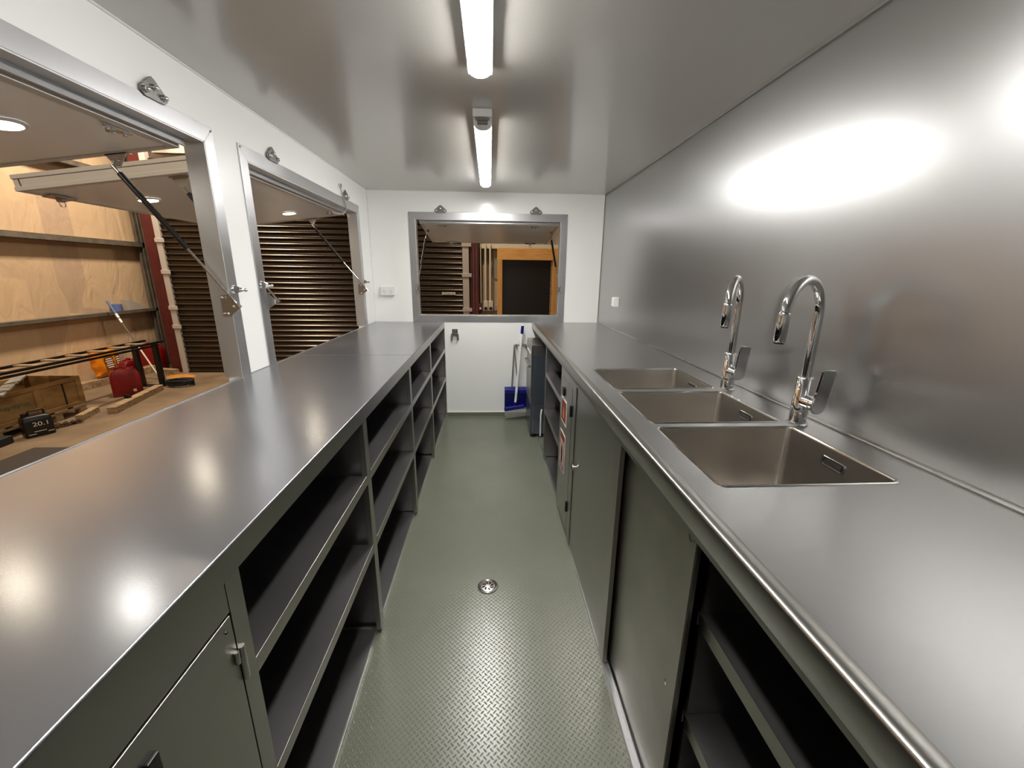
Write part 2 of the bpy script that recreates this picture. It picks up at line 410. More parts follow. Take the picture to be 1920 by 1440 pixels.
# ------------------------------------------------------------------ awning hatches
DROOP = math.radians(7.15)
def hatch(label, loc, rz, L, width, lights=(), brackets=(), wings=(), latches=(), droop=DROOP):
    # local: x outward from the hinge, y along the hinge (0..width), z normal; underside at z=0
    t = thing('awning_hatch', label, 'hatch', loc, (0, droop, rz), 'propped-open window hatches')
    obj('skin', boxes((0.026, L - 0.026, 0.026, width - 0.026, 0.004, 0.055)), CREAM, t)
    def rail(pts):
        return boxes(*pts)
    th = 0.062
    rails = [((0, 0.026, 0, width), 'x'), ((L - 0.026, L, 0, width), 'x'), ((0.026, L - 0.026, 0, 0.026), 'y'), ((0.026, L - 0.026, width - 0.026, width), 'y')]
    for (xa, xb, ya, yb), ax in rails:
        bm = boxes((xa, xb, ya, yb, 0.0, 0.016), (xa + 0.003, xb - 0.003, ya + 0.003, yb - 0.003, 0.016, 0.046), (xa, xb, ya, yb, 0.046, th))
        obj('edge_rail', bm, ALU_D, t, bevel=0.0008)
    obj('hinge_strip', boxes((-0.014, 0.0, 0.0, width, 0.012, 0.022), (-0.02, -0.014, 0.0, width, 0.004, 0.030)), ALU, t)
    for x, y, mm in lights:
        bm = bmesh.new(); n = 28
        loft(bm, [[(x + r * math.cos(2 * PI * j / n), y + r * math.sin(2 * PI * j / n), z) for j in range(n)] for r, z in ((0.050, 0.0035), (0.049, -0.003), (0.040, -0.003), (0.038, 0.003))], False, False)
        d = obj('downlight', bm, PLASTIC, t, smooth=True)
        bm = bmesh.new(); bm.faces.new([bm.verts.new((x + 0.0385 * math.cos(-2 * PI * j / n), y + 0.0385 * math.sin(-2 * PI * j / n), 0.0)) for j in range(n)])
        obj('lens', bm, mm, d)
    for x, y, sgn in brackets:
        bm = bmesh.new()
        prism(bm, [(x - 0.040, y, 0.0), (x + 0.036, y, 0.0), (x + 0.008, y, -0.040), (x - 0.006, y, -0.042)], (0, sgn * 0.003, 0))
        box(bm, x - 0.040, x + 0.036, min(y, y + sgn * 0.022), max(y, y + sgn * 0.022), -0.003, 0.0)
        b = obj('strut_bracket', bm, CHROME_S, t)
        bm = bmesh.new()
        for e in (-0.006, 0.012): dome(bm, (x + e, y - sgn * 0.001, -0.024), 0.005, (0, -sgn, 0), 8, 3)
        obj('rivet', bm, CHROME, b, smooth=True)
    for y in wings:
        bm = bmesh.new()
        prism(bm, [(0.026, y - 0.05, -0.002), (0.030, y - 0.052, -0.002), (0.045, y - 0.030, -0.002), (0.066, y, -0.002), (0.045, y + 0.030, -0.002), (0.030, y + 0.052, -0.002), (0.026, y + 0.05, -0.002)], (0, 0, -0.005))
        b = obj('hinge_bracket', bm, CHROME_S, t)
        bm = bmesh.new()
        for yy, xx in ((-0.03, 0.036), (0.03, 0.036), (0, 0.045)): dome(bm, (xx, y + yy, -0.007), 0.008, (0, 0, -1), 8, 3)
        obj('dome_nut', bm, CHROME, b, smooth=True)
    for y in latches:
        bm = boxes((L - 0.055, L - 0.008, y - 0.055, y + 0.055, -0.007, 0.0), (L - 0.045, L - 0.02, y - 0.012, y + 0.012, -0.020, -0.007))
        b = obj('latch', bm, CHROME_S, t)
        pts = [(L - 0.030, y + 0.014 * math.cos(a), -0.028 + 0.014 * math.sin(a)) for a in [2 * PI * i / 14 for i in range(15)]]
        obj('latch_ring', T(pts, 0.002, 6), CHROME, b)
    return t
# side hatches: rz=pi flips the width axis, so local y runs from the far end towards the camera
HX, HZ = XL - 0.060, 1.734
def side_hatch(label, y0, y1, lights, brk, wings, latches):
    wd = y1 - y0
    f = lambda y: y1 - y
    return hatch(label, (HX, y1, HZ), PI, 0.865, wd, [(d, f(y), mm) for d, y, mm in lights], [(d, f(y), s) for d, y, s in brk], [f(y) for y in wings], [f(y) for y in latches])
side_hatch('raised cream hatch outside the front-left serving window', 0.20, 1.643, [(0.255, 1.332, SPOTC), (0.70, 1.37, SPOTM)], [(0.21, 1.625, -1)], [1.43], [])
side_hatch('raised cream hatch outside the second side window, its side rail facing us', 1.912, 3.305, [(0.62, 2.278, SPOTM), (0.268, 3.005, SPOTM)], [(0.235, 1.965, 1), (0.235, 3.285, -1)], [2.02, 3.13], [2.06, 3.05])
hatch('raised cream hatch outside the end-wall window', (0.605, YB + 0.060, 1.735), PI / 2, 0.78, 1.21, [], [(0.25, 0.02, 1), (0.25, 1.19, -1)], [0.22, 1.01], [0.18, 1.01])

# ------------------------------------------------------------------ gas struts
def strut(label, top, bot, frac=0.56):
    top, bot = Vector(top), Vector(bot); d = (bot - top).normalized(); Lg = (bot - top).length
    t = thing('gas_strut', label, 'gas strut', bot, group='gas struts holding the hatches')
    a = top - bot
    obj('cylinder', T([a + d * 0.03, a + d * (Lg * frac)], 0.0095, 14), BLACK, t, smooth=True)
    obj('rod', T([a + d * (Lg * frac), -d * 0.012], 0.0045, 10), CHROME, t, smooth=True)
    obj('end_fitting', T([a + d * 0.0, a + d * 0.03], [0.0075, 0.006], 10), CHROME_S, t, smooth=True)
    obj('end_fitting', T([-d * 0.016, d * 0.006], [0.006, 0.008], 10), CHROME, t, smooth=True)
    return t
strut('black gas strut crossing the front-left serving window', (-1.297, 1.612, 1.668), (XL + 0.040, 1.668, 1.186))
strut('black gas strut mostly hidden behind the white pillar between the side windows', (-1.318, 1.978, 1.666), (XL + 0.042, 1.966, 1.189))
strut('black gas strut at the far end of the second side window', (-1.318, 3.270, 1.664), (XL + 0.040, 3.380, 1.190))
strut('black gas strut down the left side of the end-wall window', (-0.590, YB + 0.305, 1.655), (-0.640, YB - 0.026, 1.188))
strut('black gas strut down the right side of the end-wall window', (0.575, YB + 0.305, 1.655), (0.618, YB - 0.026, 1.188))

# grey cable over the second side window
pts = [(XL + 0.006, 3.060, 1.885), (XL + 0.012, 3.065, 1.862), (XL + 0.012, 3.09, 1.83), (XL + 0.012, 3.13, 1.79), (XL + 0.010, 3.15, 1.755), (XL - 0.01, 3.14, 1.725), (XL - 0.035, 3.11, 1.715), (XL - 0.065, 3.08, 1.722)]
cb = thing('cable', 'short grey cable looping over the frame of the second side window', 'cable', pts[0])
sub = []
for i in range(len(pts) - 1):
    for s in (0, 0.5): sub.append(Vector(pts[i]).lerp(Vector(pts[i + 1]), s))
sub.append(Vector(pts[-1]))
obj('lead', T([p - Vector(pts[0]) for p in sub], 0.0038, 8), PIPEG, cb, smooth=True)
bm = bmesh.new(); tube(bm, [(-0.0055, 0, 0.004), (0.010, 0, 0.004)], 0.013, 14); obj('wall_plug', bm, CHROME_S, cb, smooth=True)

# ------------------------------------------------------------------ ceiling battens
def batten(label, y0, y1):
    c = -0.030; w = 0.037
    t = thing('batten_light', label, 'ceiling light', (c, (y0 + y1) / 2, ZC), group='ceiling batten lights')
    yo = (y0 + y1) / 2
    obj('base_tray', boxes((-w - 0.004, w + 0.004, y0 - yo, y1 - yo, -0.032, -0.0003)), PLASTIC, t, bevel=0.003)
    # diffuser: half-round body with rounded far end
    ya, yb = y0 + 0.115 - yo, y1 - 0.03 - yo
    loops = []
    for y, s in [(ya, 1.0)] + [(yb + 0.03 * math.sin(k / 5 * PI / 2) * 0.9, math.cos(k / 5 * PI / 2 * 0.9)) for k in range(6)]:
        lp = [(w * 0.96 * s * math.cos(a), y, -0.0325 - 0.018 * max(s, .15) * math.sin(a)) for a in [PI * j / 10 for j in range(11)]]
        loops.append(lp)
    bm = bmesh.new(); L = [[bm.verts.new(p) for p in lp] for lp in loops]
    for a, b in zip(L, L[1:]):
        for j in range(10): bm.faces.new((a[j], a[j + 1], b[j + 1], b[j]))
    bm.faces.new(L[-1]); bm.faces.new(L[0])
    obj('diffuser', bm, BATTENM, t, smooth=True)
    bm = bmesh.new(); lps = []
    for y, s in [(ya - 0.002, 1), (y0 + 0.04 - yo, 1), (y0 + 0.018 - yo, 0.9), (y0 + 0.01 - yo, .6)]:
        lps.append([(w * s * math.cos(a), y, -0.0325 - 0.019 * s * math.sin(a)) for a in [PI * j / 10 for j in range(11)]])
    L = [[bm.verts.new(p) for p in lp] for lp in lps]
    for a, b in zip(L, L[1:]):
        for j in range(10): bm.faces.new((a[j], a[j + 1], b[j + 1], b[j]))
    bm.faces.new(L[-1]); bm.faces.new(L[0])
    obj('end_cap', bm, PLASTIC, t, smooth=True)
    obj('cable_clip', boxes((-0.022, 0.022, y0 + 0.004 - yo, y0 + 0.030 - yo, -0.054, -0.0325), (-0.030, 0.030, y0 - 0.004 - yo, y0 - 0.0005 - yo, -0.046, -0.036)), GREYPL, t, bevel=0.003)
batten('ceiling batten light nearest the camera, cut by the top of the frame', 0.205, 1.565)
batten('ceiling batten light at the far end, shown whole with its grey clip', 1.930, 3.285)

# ------------------------------------------------------------------ left bench
# worktop in two lengths with a butt seam
def top_left(y0, y1, label):
    t = thing('worktop', label, 'worktop', (CL, (y0 + y1) / 2, 0.85)); yo = (y0 + y1) / 2
    obj('top_sheet', boxes((XL - CL + 0.0005, 0, y0 - yo, y1 - yo, 0.045, 0.05)), STEEL_TOP, t, bevel=0.003, seg=4)
    obj('back_edge', T([(XL - CL + 0.003, y0 - yo, 0.0505), (XL - CL + 0.003, y1 - yo, 0.0505)], 0.0025, 8), ALU, t, smooth=True)
    obj('front_apron', boxes((-0.004, -0.0002, y0 - yo, y1 - yo, 0.0, 0.0455)), STEEL, t)
    obj('underframe', boxes((XL - CL + 0.01, XL - CL + 0.03, y0 - yo, y1 - yo, 0.004, 0.045), (-0.03, -0.008, y0 - yo, y1 - yo, 0.0015, 0.045)), STEEL, t)
    return t
top_left(YF, 2.142, 'long near stainless worktop under the left windows')
top_left(2.1432, YB - 0.0005, 'short far stainless worktop in the left corner past the seam')
FX = CL - 0.0045           # cabinet face plane
BK = XL + 0.004
# door cupboard nearest the camera
t = thing('cupboard', 'near left stainless cupboard with a hinged door and black latch', 'cupboard', (CL, 0.0, 0))
t_x = CL
obj('side_panel', boxes((BK - t_x, -0.004, 0.560, 0.583, 0.0, 0.849)), STEEL_IN, t)
obj('stile', boxes((-0.0042, -0.0004, 0.5502, 0.586, 0.03, 0.8496)), STEEL, t)
obj('face_panel', boxes((-0.0042, -0.0006, YF + 0.01, 0.5485, 0.797, 0.8496)), STEEL, t)
obj('kick_board', boxes((-0.024, -0.020, YF + 0.01, 0.583, 0.0, 0.035)), STEEL, t)
obj('base', boxes((BK - t_x, -0.006, YF + 0.01, 0.560, 0.03, 0.034)), STEEL_IN, t)
obj('backing', boxes((-0.020, -0.012, 0.535, 0.566, 0.034, 0.849), (-0.020, -0.012, YF + 0.01, 0.535, 0.78, 0.80)), DARK, t)
for y0, y1, vis in ((-0.05, 0.5455, True),):
    d = obj('door', boxes((-0.0065, 0.0012, y0, y1, 0.040, 0.7935)), STEEL, t, bevel=0.0012)
    for z in (0.694, 0.14):
        bm = bmesh.new()
        tube(bm, [(0.004, 0.551, z - 0.033), (0.004, 0.551, z + 0.033)], 0.0055, 12); tube(bm, [(0.004, 0.539, z + 0.010), (0.004, 0.539, z + 0.033)], 0.004, 10)
        obj('hinge', bm, CHROME_S, d, smooth=True)
    obj('latch', boxes((0.001, 0.008, 0.366, 0.384, 0.690, 0.752)), BLACK, d, bevel=0.002)
    obj('screw', dome(bmesh.new(), (0.0012, 0.530, 0.775), 0.003, (1, 0, 0), 8, 2), BLACK, d)
obj('door', boxes((-0.0065, 0.0012, YF + 0.9, -0.054, 0.040, 0.7935)), STEEL, t, bevel=0.0012)

def shelf_unit(label, ys, face, back, sgn, z_top=0.849, shelves=(0.660, 0.392), base=0.052, post=0.040, lip=0.032, name='shelf_unit', end_posts=(True, True)):
    """open stainless shelving: ys = list of bay boundaries (centre lines of posts). sgn=+1 if aisle is towards +X"""
    t = thing(name, label, 'shelving', (face, (ys[0] + ys[-1]) / 2, 0), group='open shelving under the benches')
    yo = (ys[0] + ys[-1]) / 2
    def X(a, b): # depth from face inward a..b -> local x range
        p, q = -sgn * a, -sgn * b
        return (min(p, q), max(p, q))
    dep = abs(back - face)
    for i, y in enumerate(ys):
        if i == 0: y0, y1 = y, y + post * 0.5 + 0.002
        elif i == len(ys) - 1: y0, y1 = y - post * 0.5, y
        else: y0, y1 = y - post / 2, y + post / 2
        if (i == 0 and not end_posts[0]) or (i == len(ys) - 1 and not end_posts[1]): y1 = y0 + 0.006 if i == 0 else y1; y0 = y0 if i == 0 else y1 - 0.006
        a, b = X(0, 0.018)
        if y1 - y0 > 0.007: obj('post', boxes((a, b, y0 - yo, y1 - yo, 0.020, z_top)), STEEL, t, bevel=0.001)
        a, b = X(0.0185, dep)
        if i or end_posts[0]: obj('divider', boxes((a, b, (y0 + y1) / 2 - 0.004 - yo, (y0 + y1) / 2 + 0.004 - yo, 0.020, z_top)), STEEL_IN, t)
    for i in range(len(ys) - 1):
        ya = ys[i] + ((post / 2 + 0.002) if (i or end_posts[0]) else 0.0) + 0.0005; yb = ys[i + 1] - (post / 2) - 0.0005
        yda, ydb = ya - post * 0.3, yb + post * 0.3
        for z in shelves:
            a, b = X(0.001, dep - 0.005); a2_, b2_ = X(0.0005, 0.0035); a3, b3 = X(0.0190, dep - 0.005)
            s = obj('shelf', boxes((a, b, ya - yo, yb - yo, z - 0.003, z)), STEEL_IN, t)
            obj('shelf_lip', boxes((a2_, b2_, ya - yo, yb - yo, z - lip, z + 0.0005)), STEEL, s, bevel=0.0006)
        a, b = X(0.020, dep - 0.005)
        obj('base', boxes((a, b, ya - yo, yb - yo, base - 0.030, base - 0.027)), STEEL_IN, t)
    a, b = X(dep - 0.005, dep)
    obj('back_panel', boxes((a, b, ys[0] - yo, ys[-1] - yo, 0.02, z_top)), STEEL_IN, t)
    a, b = X(0.018, 0.022)
    obj('kick_board', boxes((a, b, ys[0] - yo, ys[-1] - yo, 0.0, 0.026)), STEEL, t)
    return t
shelf_unit('near left open stainless shelving, two bays beside the door cupboard', [0.5865, 1.278, 2.056], CL - 0.0005, BK, 1, end_posts=(False, True))
shelf_unit('far left open stainless shelving, two bays up to the end wall', [2.058, 2.795, YB - 0.004], CL - 0.0005, BK, 1)

# ------------------------------------------------------------------ right bench
SX = (0.473, 0.870)
SY = ((0.729, 1.061), (1.100, 1.424), (1.472, 1.808))
t = thing('worktop', 'right stainless worktop with raised front edge, holding three sinks', 'worktop', (CR, 1.0, 0.85))
bm = bmesh.new()
def addloop(pts):
    v = [bm.verts.new(p) for p in pts]
    return [bm.edges.new((v[i], v[(i + 1) % len(v)])) for i in range(len(v))]
ox = CR
es = addloop([(0.030, YF - 1, 0.050), (XR - ox - 0.0005, YF - 1, 0.050), (XR - ox - 0.0005, YB - 1.0005, 0.050), (0.030, YB - 1.0005, 0.050)])
for y0, y1 in SY: es += addloop([(p[0] - ox, p[1] - 1, p[2]) for p in rrect(SX[0], SX[1], y0, y1, 0.016, 0.050)])
bmesh.ops.triangle_fill(bm, use_beauty=True, use_dissolve=True, edges=es)
r = bmesh.ops.extrude_face_region(bm, geom=bm.faces[:])
bmesh.ops.translate(bm, vec=(0, 0, -0.002), verts=[v for v in r['geom'] if isinstance(v, bmesh.types.BMVert)])
obj('top_sheet', bm, STEEL_TOPR, t)
prof = [(0.0300, 0.050), (0.0190, 0.0535), (0.0085, 0.0535), (0.003, 0.0525), (0.0008, 0.0500), (0.0, 0.046), (0.0, 0.002), (0.0015, 0.0), (0.014, 0.0), (0.014, 0.003), (0.004, 0.003), (0.004, 0.046), (0.019, 0.049), (0.0300, 0.048)]
bm = bmesh.new(); prism(bm, [(x, YF - 1, z) for x, z in prof], (0, YB - YF - 0.0005, 0))
obj('front_edge', bm, STEEL, t, smooth=True)
obj('underframe', boxes((0.58, 0.60, YF - 1, YB - 1.001, 0.005, 0.045)), STEEL, t)

sink_lab = ['nearest stainless sink in the right worktop', 'middle stainless sink of the three', 'farthest stainless sink, beside the second tap']
for (y0, y1), lab in zip(SY, sink_lab):
    cx, cy = (SX[0] + SX[1]) / 2, (y0 + y1) / 2
    t = thing('sink', lab, 'sink', (cx, cy, 0.65), group='undermounted sinks in the right worktop')
    hx, hy = (SX[1] - SX[0]) / 2, (y1 - y0) / 2
    lp = []
    for g, z, r in ((0.0035, 0.2508, 0.020), (0.0005, 0.2516, 0.018), (-0.0012, 0.2500, 0.016), (-0.002, 0.246, 0.016), (-0.003, 0.03, 0.018), (-0.008, 0.012, 0.016), (-0.020, 0.002, 0.012)):
        lp.append(rrect(-hx - g, hx + g, -hy - g, hy + g, r, z))
    bm = bmesh.new(); loft(bm, lp)
    o = obj('basin', bm, SINK, t, smooth=True)
    # bright pressed rim
    bm = bmesh.new(); n = len(lp[0])
    ring = rrect(-hx - 0.0005, hx + 0.0005, -hy - 0.0005, hy + 0.0005, 0.017, 0.2506)
    tube(bm, ring + [ring[0], ring[1]], 0.0022, 8, cap=False); obj('rim', bm, CHROME, t, smooth=True)
    # overflow slot on the wall side
    bm = bmesh.new()
    def slot(a, b, r): return [(hx + 0.0015 - r, p[0], p[1]) for p in rrect(-a, a, 0.198 - b, 0.198 + b, min(b * 0.6, 0.008), 0)]
    yo = 0.0
    def sl(a, b, d): return [(hx - 0.0022 - d, p[0] + yo, p[1]) for p in rrect(-a, a, 0.210 - b, 0.210 + b, 0.006, 0, 4)]
    loft(bm, [sl(0.0355, 0.0135, 0.0002), sl(0.0350, 0.0130, 0.003), sl(0.0320, 0.0100, 0.003), sl(0.0315, 0.0095, 0.0004)], False, False)
    of = obj('overflow', bm, CHROME, t, smooth=True)
    bm = bmesh.new(); bm.faces.new([bm.verts.new(p) for p in sl(0.0315, 0.0095, 0.0005)]); obj('overflow_grate', bm, BLACK, of)
    obj('overflow_plate', boxes((hx - 0.0050, hx - 0.0030, yo - 0.026, yo + 0.026, 0.2045, 0.2155)), CHROME_S, of)
    bm = bmesh.new(); loft(bm, [[(r * math.cos(2 * PI * j / 24), r * math.sin(2 * PI * j / 24), z) for j in range(24)] for r, z in ((0.045, 0.0028), (0.043, 0.0045), (0.034, 0.0030), (0.030, 0.0025))])
    obj('waste', bm, CHROME, t, smooth=True)

# taps
def tap(label, x, y, th):
    t = thing('mixer_tap', label, 'tap', (x, y, H), (0, 0, math.radians(4)), 'pull-out mixer taps')
    SW = Matrix.Rotation(th - math.radians(4), 4, 'Z')     # swivel of the spout on the body
    obj('base_ring', T([(0, 0, 0.0005), (0, 0, 0.004), (0, 0, 0.007)], [0.028, 0.028, 0.024], 28), CHROME, t, smooth=True)
    bm = bmesh.new(); tube(bm, [(0, 0, 0.0065), (0, 0, 0.008), (0, 0, 0.141), (0, 0, 0.1435)], [0.021, 0.0225, 0.0225, 0.0205], 32)
    obj('body', bm, CHROME, t, smooth=True)
    R0, zc, r = 0.090, 0.322, 0.0125
    pts = [(0.0, 0, 0.1435), (0, 0, 0.16), (0.0, 0, 0.20), (0, 0, 0.26), (0, 0, 0.30)]
    for i in range(0, 25):
        a = PI * i / 24 * 0.965; pts.append((-R0 + R0 * math.cos(a), 0, zc + R0 * math.sin(a)))
    pts = [SW @ Vector(p) for p in pts]
    obj('gooseneck', T(pts, r, 24), CHROME, t, smooth=True)
    p0 = pts[-1]; d = (SW @ Vector((-0.06, 0, -1))).normalized()
    bm = bmesh.new(); tube(bm, [p0, p0 + d * 0.003, p0 + d * 0.006, p0 + d * 0.072, p0 + d * 0.075], [0.0127, 0.0140, 0.0143, 0.0143, 0.012], 24)
    s = obj('spray_head', bm, CHROME, t, smooth=True)
    obj('aerator', T([p0 + d * 0.0752, p0 + d * 0.079], 0.0115, 20), BLACK, s, smooth=True)
    obj('handle_hub', T([(0, -0.010, 0.075), (0, -0.040, 0.075), (0, -0.041, 0.075), (0, -0.054, 0.075)], [0.0195, 0.0195, 0.0175, 0.0175], 28), CHROME, t, smooth=True)
    prof = []
    for a in range(0, 181, 15): prof.append((-0.021 * math.cos(math.radians(a)), -0.021 * math.sin(math.radians(a)) * 0.9 + 0.068))
    prof += [(0.0225, 0.110), (0.0240, 0.172), (0.020, 0.178), (-0.010, 0.180), (-0.0160, 0.176), (-0.0185, 0.11)]
    bm = bmesh.new(); prism(bm, [(px, 0, pz) for px, pz in prof], (0, -0.007, 0))
    M = Matrix.Translation((0, -0.0545, 0.075)) @ Matrix.Rotation(math.radians(5), 4, 'X') @ Matrix.Translation((0, 0, -0.075))
    bmesh.ops.transform(bm, matrix=M, verts=bm.verts[:])
    obj('lever', bm, CHROME, t, bevel=0.0015)
    return t
tap('tall chrome gooseneck tap behind the nearest sink', 0.905, 1.083, math.radians(27.5))
tap('tall chrome gooseneck tap farther away, behind the middle and far sinks', 0.907, 1.458, math.radians(48))

# white isolator box on the splashback
t = thing('switch_box', 'white square switch box on the stainless splashback', 'switch', (XR, 3.15, 1.123))
obj('housing', boxes((-0.034, -0.0005, -0.036, 0.036, -0.036, 0.036)), PLASTIC, t, bevel=0.004)
obj('face_plate', boxes((-0.040, -0.0342, -0.033, 0.033, -0.033, 0.033)), PLASTIC, t, bevel=0.002)
obj('rocker', boxes((-0.043, -0.0402, -0.008, 0.008, -0.012, 0.012)), PLASTIC, t, bevel=0.001)

# double power outlet on end wall
t = thing('power_outlet', 'white double power outlet on the end wall, left of the window', 'power outlet', (-0.894, YB, 1.171))
obj('housing', boxes((-0.058, 0.058, -0.030, -0.0005, -0.036, 0.036)), PLASTIC, t, bevel=0.003)
obj('face_plate', boxes((-0.060, 0.060, -0.036, -0.0302, -0.038, 0.038)), PLASTIC, t, bevel=0.002)
for s in (-1, 1):
    obj('rocker', boxes((s * 0.028 - 0.006, s * 0.028 + 0.006, -0.040, -0.0362, 0.014, 0.026)), PLASTIC, t, bevel=0.001)
    bm = bmesh.new()
    for dx, dz, an in ((-0.007, -0.002, 30), (0.007, -0.002, -30), (0, -0.018, 0)):
        box(bm, -0.0013, 0.0013, -0.0375, -0.0362, -0.005, 0.005, Matrix.Translation((s * 0.028 + dx, 0, dz)) @ Matrix.Rotation(math.radians(an), 4, 'Y'))
    obj('pin_slots', bm, GREYPL, t)

# right cabinetry ------------------------------------------------------------
FR = CR + 0.004
BR = XR - 0.004
shelf_unit('far right open stainless shelving beside the sticker door', [2.118, 2.745], FR, BR, -1, shelves=(0.668, 0.400), post=0.05, end_posts=(False, True))
obj_end = boxes((0, 0.60, -0.004, 0.0, 0.0, 0.849))
t = thing('end_panel', 'stainless end panel against the far right wall beside the appliance', 'panel', (FR, YB - 0.002, 0))
obj('sheet', boxes((0.10, 0.55, -0.008, -0.003, 0.0005, 0.846)), STEEL, t)
obj('flange', boxes((0.095, 0.0995, -0.03, -0.003, 0.0005, 0.846)), STEEL, t)

t = thing('cupboard', 'narrow right stainless cupboard carrying two safety stickers', 'cupboard', (FR, 1.93, 0))
obj('face_panel', boxes((0.0, 0.003, -0.128, 0.184, 0.805, 0.849), (0.0, 0.003, -0.186, -0.1285, 0.022, 0.849), (0.0, 0.003, 0.1405, 0.184, 0.022, 0.805)), STEEL, t)
obj('side_panel', boxes((0.0035, BR - FR, 0.176, 0.184, 0.022, 0.849), (0.0035, BR - FR, -0.186, -0.178, 0.022, 0.64)), STEEL_IN, t)
obj('base', boxes((0.0035, BR - FR, -0.178, 0.176, 0.022, 0.026)), STEEL_IN, t)
obj('kick_board', boxes((0.018, 0.022, -0.186, 0.184, 0.0, 0.022)), STEEL, t)
d = obj('door', boxes((-0.0012, 0.004, -0.1265, 0.1385, 0.030, 0.8035)), STEEL, t, bevel=0.001)
obj('latch', boxes((-0.010, -0.0014, 0.055, 0.100, 0.715, 0.755)), BLACK, d, bevel=0.003)
for z in (0.694, 0.186):
    obj('hinge', T([(-0.004, -0.1245, z - 0.027), (-0.004, -0.1245, z + 0.027)], 0.006, 12), BLACK, d, smooth=True)
def sticker(name, z0, z1, parts, lab):
    s = thing(name, lab, 'sticker', (FR - 0.0012, 1.99, (z0 + z1) / 2), group='safety stickers on the narrow right cupboard')
    h = (z1 - z0) / 2
    obj('backing', boxes((-0.0016, -0.0002, -0.070, 0.070, -h, h)), STK_W, s)
    for nm, m_, lst in parts:
        bm = bmesh.new()
        for q in lst: prism(bm, [(-0.0018 - (0.0005 if m_ is not parts[0][1] else 0), y, z) for y, z in q], (-0.0004, 0, 0))
        obj(nm, bm, m_, s)
sticker('sticker', 0.566, 0.699, [('red_panel', STK_R, [[(-0.060, -0.056), (0.060, -0.056), (0.060, 0.056), (-0.060, 0.056)]]),
        ('flame', STK_O, [[(-0.016, -0.040), (0.018, -0.040), (0.022, -0.015), (0.008, 0.005), (0.012, 0.026), (-0.004, 0.014), (-0.010, 0.034), (-0.020, 0.004), (-0.024, -0.020)]])],
        'white-bordered red sticker with an orange flame, the upper of the two')
sticker('sticker', 0.306, 0.514, [('red_panel', STK_R, [[(-0.062, -0.096), (0.062, -0.096), (0.062, 0.096), (-0.062, 0.096)]]),
        ('pale_panel', STK_P, [[(-0.050, -0.082), (0.050, -0.082), (0.050, 0.060), (-0.050, 0.060)]]),
        ('extinguisher', STK_W, [[(-0.016, -0.070), (0.016, -0.070), (0.018, 0.010), (0.006, 0.026), (0.006, 0.046), (-0.006, 0.046), (-0.006, 0.026), (-0.018, 0.010)]])],
        'pale sticker with a red border and white figure, the lower of the two')

# sliding-door cupboard
SYF = YF
t = thing('cupboard', 'long right stainless cupboard with two sliding doors, partly open', 'cupboard', (FR, 1.0, 0))
obj('stile', boxes((0.0, 0.014, 0.729, 0.743, 0.02, 0.849)), STEEL, t)
obj('side_panel', boxes((0.015, BR - FR, 0.735, 0.743, 0.02, 0.64), (0.015, 0.080, 0.735, 0.743, 0.64, 0.849)), STEEL_IN, t)
obj('top_track', boxes((0.0, 0.003, SYF - 1, 0.7285, 0.836, 0.849), (0.018, 0.021, SYF - 1, 0.7285, 0.820, 0.849), (0.040, 0.043, SYF - 1, 0.7285, 0.820, 0.849), (0.003, 0.040, SYF - 1, 0.7285, 0.8465, 0.849)), STEEL, t)
bm = boxes((0.004, 0.019, SYF - 1, 0.728, 0.0005, 0.010), (0.0185, 0.0205, SYF - 1, 0.728, 0.010, 0.022), (0.044, 0.047, SYF - 1, 0.728, 0.0005, 0.022), (0.0205, 0.044, SYF - 1, 0.728, 0.0005, 0.004), (0.0025, 0.0040, SYF - 1, 0.728, 0.0005, 0.016))
obj('bottom_track', bm, ALU, t)
obj('back_panel', boxes((BR - FR - 0.004, BR - FR, SYF - 1, 0.735, 0.02, 0.849)), STEEL_IN, t)
obj('base', boxes((0.05, BR - FR - 0.005, SYF - 1, 0.735, 0.022, 0.026)), STEEL_IN, t)
obj('side_panel', boxes((0.060, BR - FR - 0.005, -0.325, -0.317, 0.026, 0.849)), STEEL_IN, t)
for z in (0.630, 0.352):
    for ya, yb in ((SYF - 1, -0.3255), (-0.3165, 0.7345)):
        s = obj('shelf', boxes((0.0560, BR - FR - 0.005, ya, yb, z - 0.003, z)), STEEL_IN, t)
        obj('shelf_lip', boxes((0.0555, 0.0585, ya, yb, z - 0.034, z + 0.0005)), STEEL, s)
# outer door: bounds y 1.10..1.735, edge trim at its near side
d = obj('sliding_door', boxes((0.0045, 0.014, 0.104, 0.7265, 0.012, 0.834)), STEEL, t, bevel=0.001)
obj('edge_trim', boxes((0.0015, 0.0165, 0.094, 0.150, 0.012, 0.834)), STEEL_OLD, d, bevel=0.001)
bm = bmesh.new(); tube(bm, [(0.004, 0.690, 0.462), (-0.006, 0.690, 0.462)], 0.006, 10); tube(bm, [(-0.006, 0.690, 0.462), (-0.010, 0.690, 0.462)], 0.014, 16)
tube(bm, [(-0.008, 0.755, 0.462), (-0.010, 0.668, 0.462)], 0.006, 8)
obj('knob', bm, CHROME, d, smooth=True)
d = obj('sliding_door', boxes((0.026, 0.0365, -0.325, 0.330, 0.006, 0.842)), STEEL_OLD, t, bevel=0.001)
obj('edge_fold', boxes((0.0235, 0.026, -0.325, -0.285, 0.006, 0.842)), STEEL_OLD, d, bevel=0.0008)
obj('top_fold', boxes((0.0240, 0.026, -0.2845, 0.330, 0.812, 0.842)), STEEL_OLD, d)
